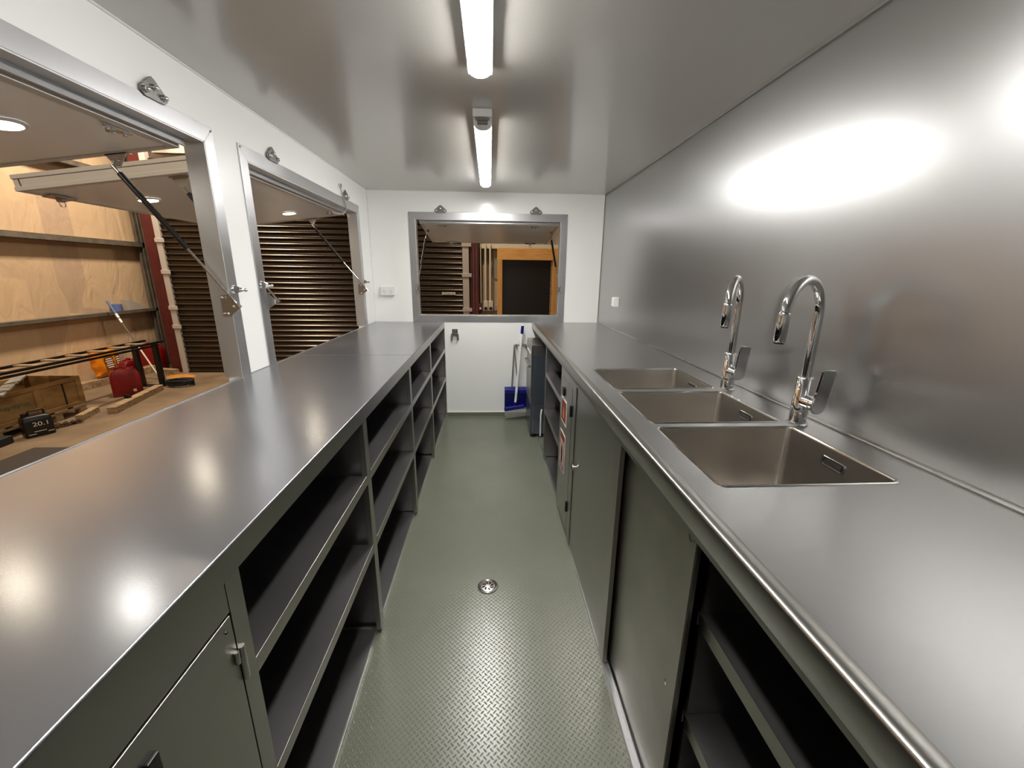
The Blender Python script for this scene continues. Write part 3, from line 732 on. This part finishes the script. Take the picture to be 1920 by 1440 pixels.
def ringx(x, y, z, r0, r1):
    bm = bmesh.new(); n = 20
    loft(bm, [[(x + dx, y + r * math.cos(2 * PI * j / n), z + r * math.sin(2 * PI * j / n)) for j in range(n)] for r, dx in ((r1, 0), (r1, -0.002), (r0, -0.002), (r0, -0.0005))], False, True)
    return bm
obj('finger_hole', ringx(0.0235, -0.306, 0.806, 0.009, 0.012), STEEL, d)
obj('roller_screw', ringx(0.026, -0.285, 0.398, 0.008, 0.011), CHROME_S, d)

# floor edge angle on the left
struct('trim_8', boxes((CL - 0.0215, CL - 0.0175, YF, YB - 0.01, 0.0003, 0.010)), ALU)
struct('trim_9', boxes((FR + 0.010, FR + 0.0155, 1.7445, YB - 0.01, 0.0003, 0.010)), ALU)

# ------------------------------------------------------------------ under-bench appliance
AX0, AY0, AY1 = 0.326, 3.155, 3.555
t = thing('glasswasher', 'slim grey under-bench glasswasher sticking out below the far right worktop', 'appliance', (AX0, AY0, 0))
dy = AY1 - AY0; dx = 0.52
obj('cabinet', boxes((0.012, dx, 0.0, dy, 0.030, 0.772)), FILM, t, bevel=0.003)
obj('top_lid', boxes((0.002, dx, -0.002, dy + 0.002, 0.7725, 0.782)), STEEL, t, bevel=0.002)
obj('side_recess', boxes((0.014, 0.20, -0.0025, -0.0003, 0.700, 0.768)), STEEL, t)
obj('control_panel', boxes((0.0, 0.0118, 0.002, dy - 0.002, 0.640, 0.770)), STEEL, t, bevel=0.002)
bm = bmesh.new()
for i in range(4): tube(bm, [(0.0, 0.08 + i * 0.07, 0.705), (-0.005, 0.08 + i * 0.07, 0.705)], 0.011, 14)
obj('button', bm, PLASTIC, t)
d = obj('door', boxes((0.0, 0.0118, 0.002, dy - 0.002, 0.300, 0.636)), STEEL, t, bevel=0.002)
bm = bmesh.new(); box(bm, -0.024, -0.016, 0.03, dy - 0.03, 0.595, 0.612); box(bm, -0.016, 0.0, 0.03, 0.045, 0.595, 0.612); box(bm, -0.016, 0, dy - 0.045, dy - 0.03, 0.595, 0.612)
obj('handle', bm, CHROME_S, d, bevel=0.002)
obj('lower_panel', boxes((0.0, 0.0118, 0.002, dy - 0.002, 0.032, 0.296)), FILM, t, bevel=0.002)
bm = boxes((0.013, 0.30, -0.0012, -0.0003, 0.292, 0.295), (0.020, 0.026, -0.0012, -0.0003, 0.05, 0.28))
obj('side_seam', bm, STEEL, t)
bm = bmesh.new()
for x, y in ((0.03, 0.03), (0.03, dy - 0.03), (dx - 0.03, 0.03), (dx - 0.03, dy - 0.03)): tube(bm, [(x, y, 0), (x, y, 0.030)], 0.016, 12)
obj('foot', bm, BLACK, t)
obj('drain_hose', T([(0.088, -0.012, 0.018), (0.088, -0.012, 0.20), (0.092, -0.010, 0.235), (0.095, 0.004, 0.245)], 0.006, 10), PLASTIC, t, smooth=True)

# ------------------------------------------------------------------ broom, dustpan, wall clip, opener
t = thing('broom_clip', 'small wall clip holding the broom handle on the end wall', 'clip', (0.283, YB, 0.69))
obj('rail', boxes((-0.055, 0.050, -0.010, -0.0005, -0.008, 0.010)), PIPEG, t, bevel=0.002)
for x in (-0.045, 0.042): obj('jaw', boxes((x - 0.009, x + 0.009, -0.040, -0.0102, -0.012, 0.012)), GREYPL, t, bevel=0.003)
obj('backplate', boxes((-0.030, 0.018, -0.006, -0.0006, 0.012, 0.045), (-0.030, -0.008, -0.006, -0.0006, -0.06, -0.012)), PLASTIC, t)

bt, bb = Vector((0.292, YB - 0.072, 0.895)), Vector((0.229, 3.585, 0.155))
t = thing('broom', 'white-handled broom with a blue grip standing against the end wall', 'broom', bb)
d = (bt - bb).normalized()
obj('handle', T([Vector((0, 0, 0)), d * 0.66], 0.0115, 14), PLASTIC, t, smooth=True)
g = obj('grip', T([d * 0.655, d * 0.725], 0.0135, 14), BLUE, t, smooth=True)
obj('hang_loop', T([d * 0.725, d * 0.745], [0.006, 0.003], 8), PLASTIC, g, smooth=True)
M = Matrix.Translation((-0.005, 0.0, -0.030)) @ Matrix.Rotation(math.radians(-9), 4, 'Y')
bm = bmesh.new(); box(bm, -0.098, 0.090, -0.020, 0.020, -0.020, 0.014, M); tube(bm, [(0, 0, -0.02), d * 0.02], 0.016, 12)
obj('broom_head', bm, BLUE, t, bevel=0.004)
bm = bmesh.new()
for i in range(24):
    for j in range(4):
        x = -0.094 + 0.180 * i / 23; y = -0.016 + 0.0105 * j
        a = M @ Vector((x, y, -0.021)); b = M @ Vector((x * 1.06, y * 1.5, -0.092 + 0.004 * random.random()))
        tube(bm, [a, b], [0.0026, 0.0016], 4)
o = obj('bristles', bm, BRISTLE, t); 

t = thing('dustpan', 'blue long-handled dustpan behind the broom at the end wall', 'dustpan', (0.250, 3.655, 0.095))
bm = bmesh.new()
x0_, x1_ = -0.118, 0.118
prism(bm, [(x0_, 0.036, 0.0), (x0_, 0.036, 0.200), (x0_, 0.020, 0.203), (x0_, -0.030, 0.185), (x0_, -0.030, 0.150), (x0_, 0.026, 0.148), (x0_, 0.026, 0.0)], (x1_ - x0_, 0, 0))
box(bm, x0_, x0_ + 0.005, -0.028, 0.027, 0.0, 0.151); box(bm, x1_ - 0.005, x1_, -0.028, 0.027, 0.0, 0.151)
obj('pan', bm, BLUE, t, bevel=0.003)
bm = bmesh.new(); tube(bm, [(-0.05, 0.022, 0.20), (-0.03, 0.025, 0.60)], 0.006, 10); tube(bm, [(0.005, 0.022, 0.20), (-0.03, 0.025, 0.60)], 0.005, 10)
obj('handle', bm, GREYPL, t, smooth=True)

t = thing('bottle_opener', 'small steel bottle opener on the end wall below the window', 'bottle opener', (-0.322, YB, 0.785))
obj('mount', boxes((-0.026, 0.026, -0.004, -0.0005, -0.004, 0.052)), CHROME, t, bevel=0.003)
bm = bmesh.new(); pts = [(-0.030, -0.006, 0.0), (-0.032, -0.026, -0.012), (-0.024, -0.032, -0.036), (0.024, -0.032, -0.036), (0.032, -0.026, -0.012), (0.030, -0.006, 0.0)]
tube(bm, pts, 0.004, 8); box(bm, -0.034, 0.034, -0.022, -0.0045, -0.008, 0.010); box(bm, -0.036, -0.018, -0.020, -0.0005, -0.045, -0.008); box(bm, 0.018, 0.036, -0.020, -0.0005, -0.045, -0.008)
obj('claw', bm, CHROME_S, t)

# ------------------------------------------------------------------ floor drain
t = thing('floor_drain', 'round chrome floor drain with curved slots', 'drain', (-0.0145, 1.483, 0))
n = 36
def circ(r, z, k=n): return [(r * math.cos(2 * PI * j / k), r * math.sin(2 * PI * j / k), z) for j in range(k)]
obj('outer_ring', loft(bmesh.new(), [circ(0.0415, 0.0004), circ(0.0410, 0.003), circ(0.037, 0.0045), circ(0.034, 0.003), circ(0.0335, 0.0012)], False, False), CHROME_S, t, smooth=True)
obj('seat', loft(bmesh.new(), [circ(0.045, 0.0002), circ(0.045, 0.0010)], True, True), BLACK, t)
obj('grate', loft(bmesh.new(), [circ(0.0325, 0.0013), circ(0.0325, 0.0030), circ(0.030, 0.0036)], False, True), CHROME_S, t, smooth=True)
bm = bmesh.new()
for k_ in range(8):
    a0 = 2 * PI * k_ / 8; q = []
    for rr, da in ((0.008, 0.05), (0.013, 0.10), (0.019, 0.0), (0.0245, -0.22), (0.0255, -0.45)): q.append((rr, da))
    for rr, da in ((0.022, -0.52), (0.017, -0.42), (0.012, -0.30)): q.append((rr, da))
    prism(bm, [(rr * math.cos(a0 - da), rr * math.sin(a0 - da), 0.0034) for rr, da in q], (0, 0, 0.0006))
obj('slot', bm, DARK, t)

# ================================================================== THE SHED OUTSIDE
SXL, SYB = -7.0, 8.95
struct('floor_shed', boxes((-9, 6, -4, 10, GZ - 0.1, GZ)), CONCRETE)
struct('ceiling_shed', boxes((-9, 6, -4, 10, 5.0, 5.1)), SHEDROOF)
struct('wall_shed_left', boxes((SXL - 0.1, SXL, -4, SYB, GZ, 5.0)), LINER)
struct('wall_shed_back', boxes((SXL, -5.75, SYB, SYB + 0.1, GZ, 5.0), (-0.5, 6, 8.35, 8.45, GZ, 5.0), (-6.0, 0, 8.35, 8.45, 3.35, 5.0)), SHEDGREY)
struct('wall_shed_right', boxes((5.9, 6.0, -4, 8.35, GZ, 5.0)), SHEDGREY)
struct('wall_shed_front', boxes((-7, 5.9, -4.1, -4.0, GZ, 5.0)), SHEDGREY)
# underside/exterior of the trailer
struct('trim_10', boxes((XL - TW - 0.002, XR + TW, YF - TW, YB + TW, -0.16, -0.051)), GALV)
# wall girts
def girt(z0, z1, label, depth=0.15):
    t = thing('wall_girt', label, 'beam', (SXL, 5, z0), group='steel girts on the lined shed wall')
    h = z1 - z0
    bm = boxes((0.0, depth, -6.9, 3.94, h - 0.004, h), (depth - 0.004, depth, -6.9, 3.94, 0, h), (0.0, 0.004, -6.9, 3.94, 0, h), (0.0, depth, -6.9, 3.94, 0, 0.004))
    obj('channel', bm, GALV, t)
girt(1.764, 1.853, 'upper steel girt across the beige lined wall')
girt(0.530, 0.585, 'lower steel girt used as a ledge, with tape and a level on it')
girt(2.98, 3.06, 'highest steel girt, seen between the two side hatches')
t = thing('corner_channel', 'grey folded steel corner channel at the end of the beige wall', 'steel post', (-6.88, 8.84, GZ))
obj('channel', boxes((-0.10, -0.06, -0.03, 0.03, 0, 5.55), (-0.05, -0.02, -0.06, 0.0, 0, 5.55), (0.0, 0.03, -0.03, 0.03, 0, 5.55), (0.05, 0.075, -0.01, 0.05, 0, 5.55)), GALV, t)
def ibeam(name, label, x0, x1, y, top=5.55):
    t = thing(name, label, 'steel column', ((x0 + x1) / 2, y, GZ), group='red oxide steel columns'); h = (x1 - x0) / 2
    obj('column', boxes((-h, h, 0.0, 0.012, 0, top), (-0.008, 0.008, 0.012, 0.19, 0, top), (-h, h, 0.19, 0.202, 0, top)), REDIRON, t)
    obj('base_plate', boxes((-h - 0.03, h + 0.03, -0.03, 0.23, 0.0003, 0.012)), REDIRON, t)
    return t
ibeam('steel_column', 'red oxide steel column at the left edge of the roller door', -6.24, -6.03, 8.10)
c2 = ibeam('steel_column', 'red oxide steel column seen through the end-wall window', -0.375, -0.215, 8.06)
bm = bmesh.new()
for xx in (-0.020, 0.035):
    for i in range(120): 
        z = 0.6 + i * 0.02; box(bm, xx - 0.003, xx + 0.003, -0.004, -0.0005, z, z + 0.009)
ch = obj('chain', bm, CHROME_S, c2)
# roller door
t = thing('roller_door', 'wide bronze ribbed roller door across the shed end', 'roller door', (-3.2, 8.07, GZ))
pitch = 0.1; zz = []; y_ = []
prof = [(0.0, 0.0), (0.006, -0.014), (0.020, -0.020), (0.034, -0.012), (0.046, 0.010), (0.060, 0.018), (0.086, 0.018), (0.096, 0.010)]
bm = bmesh.new(); prev = None
for i in range(38):
    for dz, dyy in prof:
        z = i * pitch + dz
        cur = (bm.verts.new((-2.72, dyy, z)), bm.verts.new((2.67, dyy, z)))
        if prev: bm.faces.new((prev[0], prev[1], cur[1], cur[0]))
        prev = cur
obj('curtain', bm, SLAT, t, smooth=True)
obj('bottom_bar', boxes((-2.72, 2.67, -0.02, 0.02, 0.0005, 0.0)), BLACK, t) if False else obj('bottom_bar', boxes((-2.72, 2.67, -0.024, -0.021, 0.001, 0.035)), BLACK, t)
for x0_, x1_, nm in ((-2.80, -2.70, 'l'), (2.68, 2.80, 'r')):
    g = obj('guide_rail', boxes((x0_, x1_, -0.045, 0.055, 0.0, 3.9)), PIPEG, t, bevel=0.004)
    for z in (0.9, 1.25, 1.9, 2.45):
        obj('guide_bracket', boxes((x0_ - 0.012, x1_ + 0.05, -0.062, -0.0452, z - 0.035, z + 0.035)), PIPEG, g, bevel=0.004)
lb = obj('label_plate', boxes((2.275, 2.530, -0.030, -0.0205, 1.532, 1.580)), LABEL, t)
tx = text('lettering', 'Gliderol', 0.052, BLACK, lb, (2.40, -0.031, 1.555), (PI / 2, 0, 0), 1.25)
# back right of the shed: beam, conduits, outlets, timber frame
t = thing('wall_beam', 'pale horizontal steel beam above the timber-framed panel', 'beam', (0.6, 8.20, 1.80))
obj('beam', boxes((-0.84, 1.6, 0.0, 0.012, 0.0, 0.085), (-0.84, 1.6, 0.012, 0.148, 0.073, 0.085)), CONDUIT, t)
t = thing('wall_beam', 'pale horizontal steel rail behind the cream outlets', 'beam', (0.2, 8.24, 0.62))
obj('beam', boxes((-0.42, 1.2, 0.0, 0.10, 0.0, 0.10)), PIPEG, t)
struct('wall_shed_liner', boxes((-0.19, 0.02, 8.30, 8.345, GZ, 1.50), (0.03, 1.3, 8.32, 8.345, GZ, 1.8)), TAN)
for x, zb, lab, r in ((-0.180, 0.775, 'thin cream conduit beside the red column, leftmost of three', 0.011), (-0.088, 0.815, 'cream conduit in the middle of the three', 0.020), (0.004, 0.815, 'cream conduit nearest the timber frame', 0.020)):
    o = obj('conduit', T([(0, 0, 0), (0, 0, 1.885 - zb)], r, 10), CONDUIT, None, smooth=True); o.location = (x, 8.165, zb); tag(o, lab, 'conduit', 'conduits on the shed end wall')
for x, lab in ((-0.088, 'cream industrial outlet with round black socket, left of the pair'), (0.010, 'cream industrial outlet with round black socket, right of the pair')):
    t = thing('industrial_outlet', lab, 'power outlet', (x, 8.18, 0.72), group='cream industrial outlets')
    obj('housing', boxes((-0.044, 0.044, -0.05, 0.03, -0.10, 0.095)), CONDUIT, t, bevel=0.006)
    obj('socket', T([(0, -0.05, -0.05), (0, -0.066, -0.05)], 0.032, 18), BLACK, t, smooth=True)
t = thing('isolator_switch', 'dark red isolator with a round white knob beside the cream outlets', 'switch', (-0.19, 8.02, 0.70))
obj('housing', boxes((-0.045, 0.040, -0.0, 0.035, -0.075, 0.065)), REDIRON, t, bevel=0.005)
obj('knob', T([(0, 0.0, -0.02), (0, -0.02, -0.02)], 0.018, 14), PLASTIC, t, smooth=True)
t = thing('framed_doorway', 'pine-framed opening filled with a dark panel, through the end-wall window', 'door frame', (0.68, 7.6, GZ))
obj('lintel', boxes((-0.549, 0.62, 0, 0.09, 2.175, 2.38)), PINE_X, t, bevel=0.003)
obj('jamb', boxes((-0.545, -0.458, 0, 0.09, 0, 2.1745)), PINE_Z, t, bevel=0.003)
obj('jamb', boxes((0.462, 0.56, 0, 0.09, 0, 2.1745)), PINE_Z, t, bevel=0.003)
obj('inner_jamb', boxes((0.430, 0.4615, 0.02, 0.09, 0, 2.174)), TIMBER, t)
obj('panel', boxes((-0.4575, 0.4295, 0.05, 0.06, 0, 2.174)), SCREEN, t)
bm = bmesh.new(); prism(bm, [(0.0, 0, 0.0), (-0.06, 0, 0.10), (-0.05, 0, 0.26), (0.02, 0, 0.42), (0.10, 0, 0.44), (0.10, 0, -0.03)], (0, 0.02, 0.0))
o = obj('plastic_sheet', bm, SHEDGREY, None); o.location = (0.090, 8.299, 1.24); tag(o, 'loose grey plastic sheet poking out left of the pine frame', 'sheet')

# ladder laid on a black steel trestle
t = thing('steel_trestle', 'long black steel trestle by the shed wall with rungs laid across', 'trestle', (-5.8, 5.2, GZ))
yo = 5.2
obj('rail', boxes((0.14, 0.185, 2.6 - yo, 7.23 - yo, 0.735, 0.765)), BLACK, t); obj('rail', boxes((0.14, 0.185, 2.6 - yo, 6.98 - yo, 0.690, 0.715)), BLACK, t)
obj('rail', boxes((-0.185, -0.14, 2.6 - yo, 7.27 - yo, 0.735, 0.765)), BLACK, t)
for y in (7.04, 2.9):
    for x in (-0.165, 0.165):
        obj('leg', boxes((x - 0.035, x + 0.035, y - yo - 0.03, y - yo + 0.03, 0.01, 0.735)), BLACK, t)
    obj('foot_plate', boxes((-0.20, 0.20, y - yo - 0.05, y - yo + 0.10, 0.0005, 0.012)), BLACK, t)
for i in range(13):
    y = 3.0 + i * 0.32
    obj('rung', boxes((-0.139, 0.139, y - yo, y - yo + 0.075, 0.745, 0.764)), TIMBER, t, bevel=0.003)
# open timber crate on a pallet
t = thing('timber_crate', 'open plywood crate with a green stamp, standing on a pallet', 'crate', (-6.0, 4.65, GZ + 0.135))
for nm, b_ in (('front_panel', (0.335, 0.350, -1.05, 1.05, 0.0, 0.385)), ('back_panel', (-0.350, -0.335, -1.05, 1.05, 0.0, 0.385)),
               ('end_panel', (-0.3345, 0.3345, 1.035, 1.05, 0.0, 0.385)), ('end_panel', (-0.3345, 0.3345, -1.05, -1.035, 0.0, 0.385)), ('floor_panel', (-0.3345, 0.3345, -1.034, 1.034, 0.0, 0.012))):
    obj(nm, boxes(b_), PLY, t)
bt_ = [(0.3505, 0.362, -1.05, 1.05, 0.335, 0.385), (0.3505, 0.362, -1.05, 1.05, 0.0, 0.045)] + [(0.3505, 0.362, y, y + 0.07, 0.0452, 0.3348) for y in (-0.30, 0.45, 0.98)]
for b_ in bt_: obj('batten', boxes(b_), PLY, t, bevel=0.002)
obj('batten', boxes((0.3505, 0.360, 0.80, 0.812, 0.0452, 0.3348)), DARK, t)
bm = bmesh.new()
for i in range(9): prism(bm, [(0.3506, 0.36 - i * 0.035, 0.17 + 0.012 * (i % 3)), (0.3506, 0.385 - i * 0.035, 0.17 + 0.012 * (i % 3)), (0.3506, 0.385 - i * 0.035, 0.215), (0.3506, 0.36 - i * 0.035, 0.225 - 0.01 * (i % 2))], (0.0006, 0, 0))
obj('stamp', bm, STAMP, t)
t = thing('pallet', 'low timber pallet under the plywood crate', 'pallet', (-6.0, 4.65, GZ))
obj('deck', boxes(*[(-0.37, 0.37, -1.06 + i * 0.24, -0.90 + i * 0.24, 0.108, 0.130) for i in range(9)]), TIMBER, t)
obj('bearer', boxes(*[(-0.36 + j * 0.32, -0.28 + j * 0.32, -1.06, 1.05, 0.085, 0.1078) for j in range(3)]), TIMBER, t)
for j in range(3):
    for y in (-1.05, -0.06, 0.62, 0.95):
        obj('block', boxes((-0.36 + j * 0.32, -0.28 + j * 0.32, y, y + 0.09, 0.0005, 0.0848)), TIMBER, t)
M_ = Matrix.Translation((-5.96, 5.17, -0.0675)) @ Matrix.Rotation(math.radians(38), 4, 'Z')
o = obj('board', boxes((-0.055, 0.055, -0.65, 0.62, -0.012, 0.012)), mat('grey weathered board', rgb(150, 142, 130), 0.8, col2=rgb(118, 110, 98), scale=4), None, bevel=0.003); o.matrix_world = M_; tag(o, 'grey weathered board lying across the open crate', 'board')
# timbers on the ground
def beam_between(p, q, w_, h_, label, name='timber_block'):
    p, q = Vector(p), Vector(q); L_ = (q - p).length; an = math.atan2(q.y - p.y, q.x - p.x)
    o = obj(name, boxes((0, L_, -w_ / 2, w_ / 2, 0.0, h_)), TIMBER, None, bevel=0.004); o.location = p; o.rotation_euler = (0, 0, an); tag(o, label, 'timber', 'loose timbers on the shed floor'); return o
beam_between((-5.235, 5.60, GZ), (-5.51, 6.80, GZ), 0.115, 0.09, 'long squared timber lying in front of the red fuel cans')
beam_between((-5.405, 5.32, GZ), (-5.52, 5.68, GZ), 0.085, 0.075, 'short squared timber poking out beside the pallet')
beam_between((-6.80, 5.6, GZ), (-6.66, 8.2, GZ), 0.16, 0.12, 'long sleeper along the foot of the beige wall')
beam_between((-6.50, 8.05, GZ), (-6.04, 7.93, GZ), 0.10, 0.09, 'timber block at the foot of the red column')
o = obj('timber_offcut', boxes((-0.03, 0.03, -0.03, 0.03, 0, 0.05)), BLACK, None); o.location = (-5.38, 6.05, GZ + 0.0905); tag(o, 'small dark cube sitting on the long timber', 'block')
# fuel cans
def fuel_can(label, x, y, rz, w_, d_, h_, z=GZ):
    t = thing('fuel_can', label, 'fuel can', (x, y, z), (0, 0, rz), 'red fuel cans')
    prof = [(0.96, 0.0), (1.0, 0.03), (1.0, 0.60), (0.97, 0.74), (0.86, 0.86), (0.62, 0.94), (0.3, 0.955)]
    lps = [rrect(-w_ / 2 * s, w_ / 2 * s, -d_ / 2 * (s if s > .9 else 0.5 + s / 2), d_ / 2 * (s if s > .9 else 0.5 + s / 2), 0.03 * s, h_ * f + 0.0005) for s, f in prof]
    obj('body', loft(bmesh.new(), lps, True, True), RED, t, smooth=True)
    pts = [(-w_ * 0.30, 0, h_ * 0.86), (-w_ * 0.27, 0, h_ * 0.99), (-w_ * 0.1, 0, h_ * 1.02), (w_ * 0.06, 0, h_ * 1.0), (w_ * 0.09, 0, h_ * 0.92)]
    obj('handle', T(pts, 0.016, 10), RED, t, smooth=True)
    obj('cap', T([(w_ * 0.27, 0, h_ * 0.86), (w_ * 0.29, 0, h_ * 0.99)], 0.028, 14), RED, t, smooth=True)
    obj('label_patch', boxes((0.06, 0.10, -d_ / 2 - 0.003, -d_ / 2 - 0.0005, 0.06, 0.10)), LABEL, t)
    return t
fuel_can('nearest red plastic fuel can, behind the long timber', -5.80, 6.55, 0.75, 0.36, 0.22, 0.44)
fuel_can('red plastic fuel can between the nearest can and the trestle leg', -6.13, 7.07, 1.45, 0.32, 0.17, 0.47)
fuel_can('red plastic fuel can standing up by the corner column', -6.76, 8.36, 0.1, 0.40, 0.22, 0.52)
# bag
t = thing('sack', 'puffy orange printed sack leaning on the beige wall', 'sack', (-6.72, 7.33, GZ + 0.131), (0, math.radians(-6), math.radians(6)))
bm = bmesh.new(); n = 28; rings = []
for k_ in range(13):
    f = k_ / 12; z = 0.49 * f; s = (math.sin(PI * min(max(f, 0.0), 1.0)) ** 0.22) if 0 < f < 1 else 0.30
    rings.append([(0.085 * s * math.copysign(abs(math.cos(a)) ** 0.7, math.cos(a)) * (1 + 0.08 * math.sin(5 * a + k_)), (0.27 + 0.012 * math.sin(k_ * 1.7)) * (0.80 + 0.2 * s) * math.copysign(abs(math.sin(a)) ** 0.6, math.sin(a)) * (1 + 0.02 * math.sin(9 * f * 3)), z) for a in [2 * PI * j / n for j in range(n)]])
loft(bm, rings, True, True)
obj('sack_body', bm, ORANGE, t, smooth=True)
for y0_, y1_ in ((-0.135, 0.055), (0.10, 0.20)):
    p_ = obj('print_panel', boxes((0.088, 0.093, y0_, y1_, 0.11, 0.32)), BAGDARK, t, bevel=0.002)
    bm = bmesh.new()
    for k_ in range(5): 
        z = 0.135 + k_ * 0.036; ww = (y1_ - y0_) * (0.36 + 0.08 * (k_ % 2)); c_ = (y0_ + y1_) / 2
        box(bm, 0.0932, 0.0945, c_ - ww, c_ + ww * 0.9, z, z + 0.018)
    obj('print_lines', bm, BAGWHITE, p_)
# ledge items
o = obj('tape_roll', loft(bmesh.new(), [[(r * math.cos(2 * PI * j / 24), r * math.sin(2 * PI * j / 24), z) for j in range(24)] for r, z in ((0.045, 0), (0.078, 0), (0.078, 0.13), (0.045, 0.13), (0.045, 0))], False, False), mat('blue tape', rgb(92, 108, 160), 0.5), None, smooth=True)
o.location = (-6.925, 7.99, 0.5855); tag(o, 'blue roll standing on the lower girt of the beige wall', 'roll')
t = thing('strip_block', 'pale tapered box with two dark openings on the lower girt', 'box', (-6.91, 8.36, 0.5855), (0, 0, 0))
bm = bmesh.new(); prism(bm, [(-0.05, -0.19, 0), (-0.05, 0.21, 0), (-0.05, 0.19, 0.05), (-0.05, -0.10, 0.19), (-0.05, -0.20, 0.21)], (0.10, 0, 0)); obj('housing', bm, PIPEG, t, bevel=0.004)
bm = bmesh.new(); prism(bm, [(-0.03, -0.10, 0.193), (-0.03, -0.02, 0.158), (0.03, -0.02, 0.158), (0.03, -0.10, 0.193)], (0.0, 0, 0.004)); prism(bm, [(-0.03, 0.03, 0.132), (-0.03, 0.11, 0.094), (0.03, 0.11, 0.094), (0.03, 0.03, 0.132)], (0, 0, 0.004)); obj('opening', bm, BLACK, t)
# long-handled scraper leaning
p0, p1 = Vector((-6.02, 7.50, GZ + 0.004)), Vector((-6.80, 7.70, 0.79)); d = p1 - p0
t = thing('long_pole', 'long pole with a blue-grey grip leaning on the lower girt', 'pole', p0)
obj('shaft', T([d * 0.0, d * 0.44], 0.013, 10), CONDUIT, t, smooth=True); obj('upper_shaft', T([d * 0.44, d * 0.80], 0.011, 10), GALV, t, smooth=True)
obj('collar', T([d * 0.73, d * 0.78], 0.018, 10), PLASTIC, t, smooth=True); obj('grip', T([d * 0.83, d * 1.0], 0.020, 10), mat('slate blue grip', rgb(86, 104, 128), 0.5), t, smooth=True)
obj('ferrule', T([d * 0.79, d * 0.84], 0.021, 10), PLASTIC, t, smooth=True)
# black tool case
t = thing('tool_case', 'black power tool case with white lettering in front of the crate', 'case', (-5.42, 4.84, GZ), (0, 0, math.radians(60)))
obj('body', loft(bmesh.new(), [rrect(-0.125 * s, 0.125 * s, -0.075 * s, 0.075 * s, 0.02, z) for s, z in ((0.95, 0.0005), (1.0, 0.02), (1.0, 0.19), (0.92, 0.235), (0.72, 0.25))], True, True), BLACK, t, smooth=True)
obj('handle', T([(-0.05, 0, 0.240), (-0.045, 0, 0.295), (-0.03, 0, 0.307), (0.07, 0, 0.307), (0.080, 0, 0.295), (0.083, 0, 0.240)], 0.010, 10), BLACK, t, smooth=True)
obj('cap', T([(-0.080, 0, 0.235), (-0.080, 0, 0.285)], 0.026, 14), BLACK, t, smooth=True)
text('lettering', '20.1', 0.070, LABEL, t, (0.02, -0.0775, 0.150), (PI / 2, 0, 0), 1.2)
obj('label_strip', boxes((-0.05, 0.05, -0.078, -0.0755, 0.062, 0.068), (0.06, 0.11, -0.078, -0.0755, 0.040, 0.047), (-0.10, -0.04, -0.078, -0.0755, 0.034, 0.040)), LABEL, t)
o = obj('equipment_box', boxes((-0.10, 0.06, -0.20, 0.12, 0.0005, 0.09)), BLACKR, None, bevel=0.01); o.location = (-5.86, 4.40, GZ); o.rotation_euler = (0, 0, 0.1)
o.location = (-5.50, 4.48, GZ); tag(o, 'low black box beside the tool case, at the edge of the window', 'box')
# chain heap
bm = bmesh.new()
for i in range(26):
    f = i / 25; c_ = Vector((-5.44 + 0.10 * f + 0.03 * math.sin(i * 2.3), 5.06 + 0.20 * f + 0.03 * math.cos(i * 3.1), GZ + 0.014 + 0.012 * (i % 3)))
    a = random.random() * PI; ux = Vector((math.cos(a), math.sin(a), 0.2 * math.sin(i))).normalized(); uy = Vector((-math.sin(a), math.cos(a), 0.3 * math.cos(i))).normalized()
    tube(bm, [c_ + 0.026 * math.cos(s) * ux + 0.015 * math.sin(s) * uy for s in [2 * PI * j / 10 for j in range(12)]], 0.006, 6, cap=False)
o = obj('chain', bm, CHAINM, None, smooth=True); tag(o, 'small rusty heap of chain on the concrete in front of the pallet', 'chain')
# black cable coil by the trestle foot
bm = bmesh.new(); pts = []
for i in range(150):
    a = i * 0.42; r = 0.15 + 0.03 * math.sin(i * 0.7); pts.append((r * math.cos(a) * 1.25, r * math.sin(a) * 0.8, 0.012 + 0.0006 * i))
tube(bm, pts, 0.011, 6)
o = obj('cable_coil', bm, BLACKR, None, smooth=True); o.location = (-5.36, 7.06, GZ + 0.0125); tag(o, 'black coiled cable beside the trestle foot', 'cable')
bm = bmesh.new(); n = 24
loft(bm, [[(r * math.cos(2 * PI * j / n) * (1 + 0.1 * math.sin(3 * j)), 0.7 * r * math.sin(2 * PI * j / n), z) for j in range(n)] for r, z in ((0.24, 0.0005), (0.22, 0.02), (0.12, 0.035))], True, True)
o = obj('plastic_bag', bm, mat('amber plastic', rgb(196, 132, 60), 0.3), None, smooth=True); o.location = (-5.80, 7.70, GZ); tag(o, 'flat amber plastic bag on the concrete behind the cable', 'bag')
bm = bmesh.new(); loft(bm, [[(r * math.cos(2 * PI * j / n), r * math.sin(2 * PI * j / n), z) for j in range(n)] for r, z in ((0.03, 0.0005), (0.045, 0.02), (0.045, 0.05), (0.02, 0.075))], True, True)
o = obj('metal_pot', bm, CHROME_S, None, smooth=True); o.location = (-5.38, 4.42, GZ + 0.0905); tag(o, 'small shiny metal pot at the left edge of the view', 'pot')
o.location = (-5.30, 4.26, GZ)
o = obj('dark_floor_patch', boxes((-5.05, -2.6, 1.2, 4.42, 0.0005, 0.014)), None or mat('dark bumpy patch', rgb(52, 42, 30), 0.8, bump=0.5, bscale=60), None); o.location = (0, 0, GZ); tag(o, 'flat dark brown patch on the concrete below the left window', 'mat')  # thin dark brown slab with fine bumps, marks the dark area of concrete
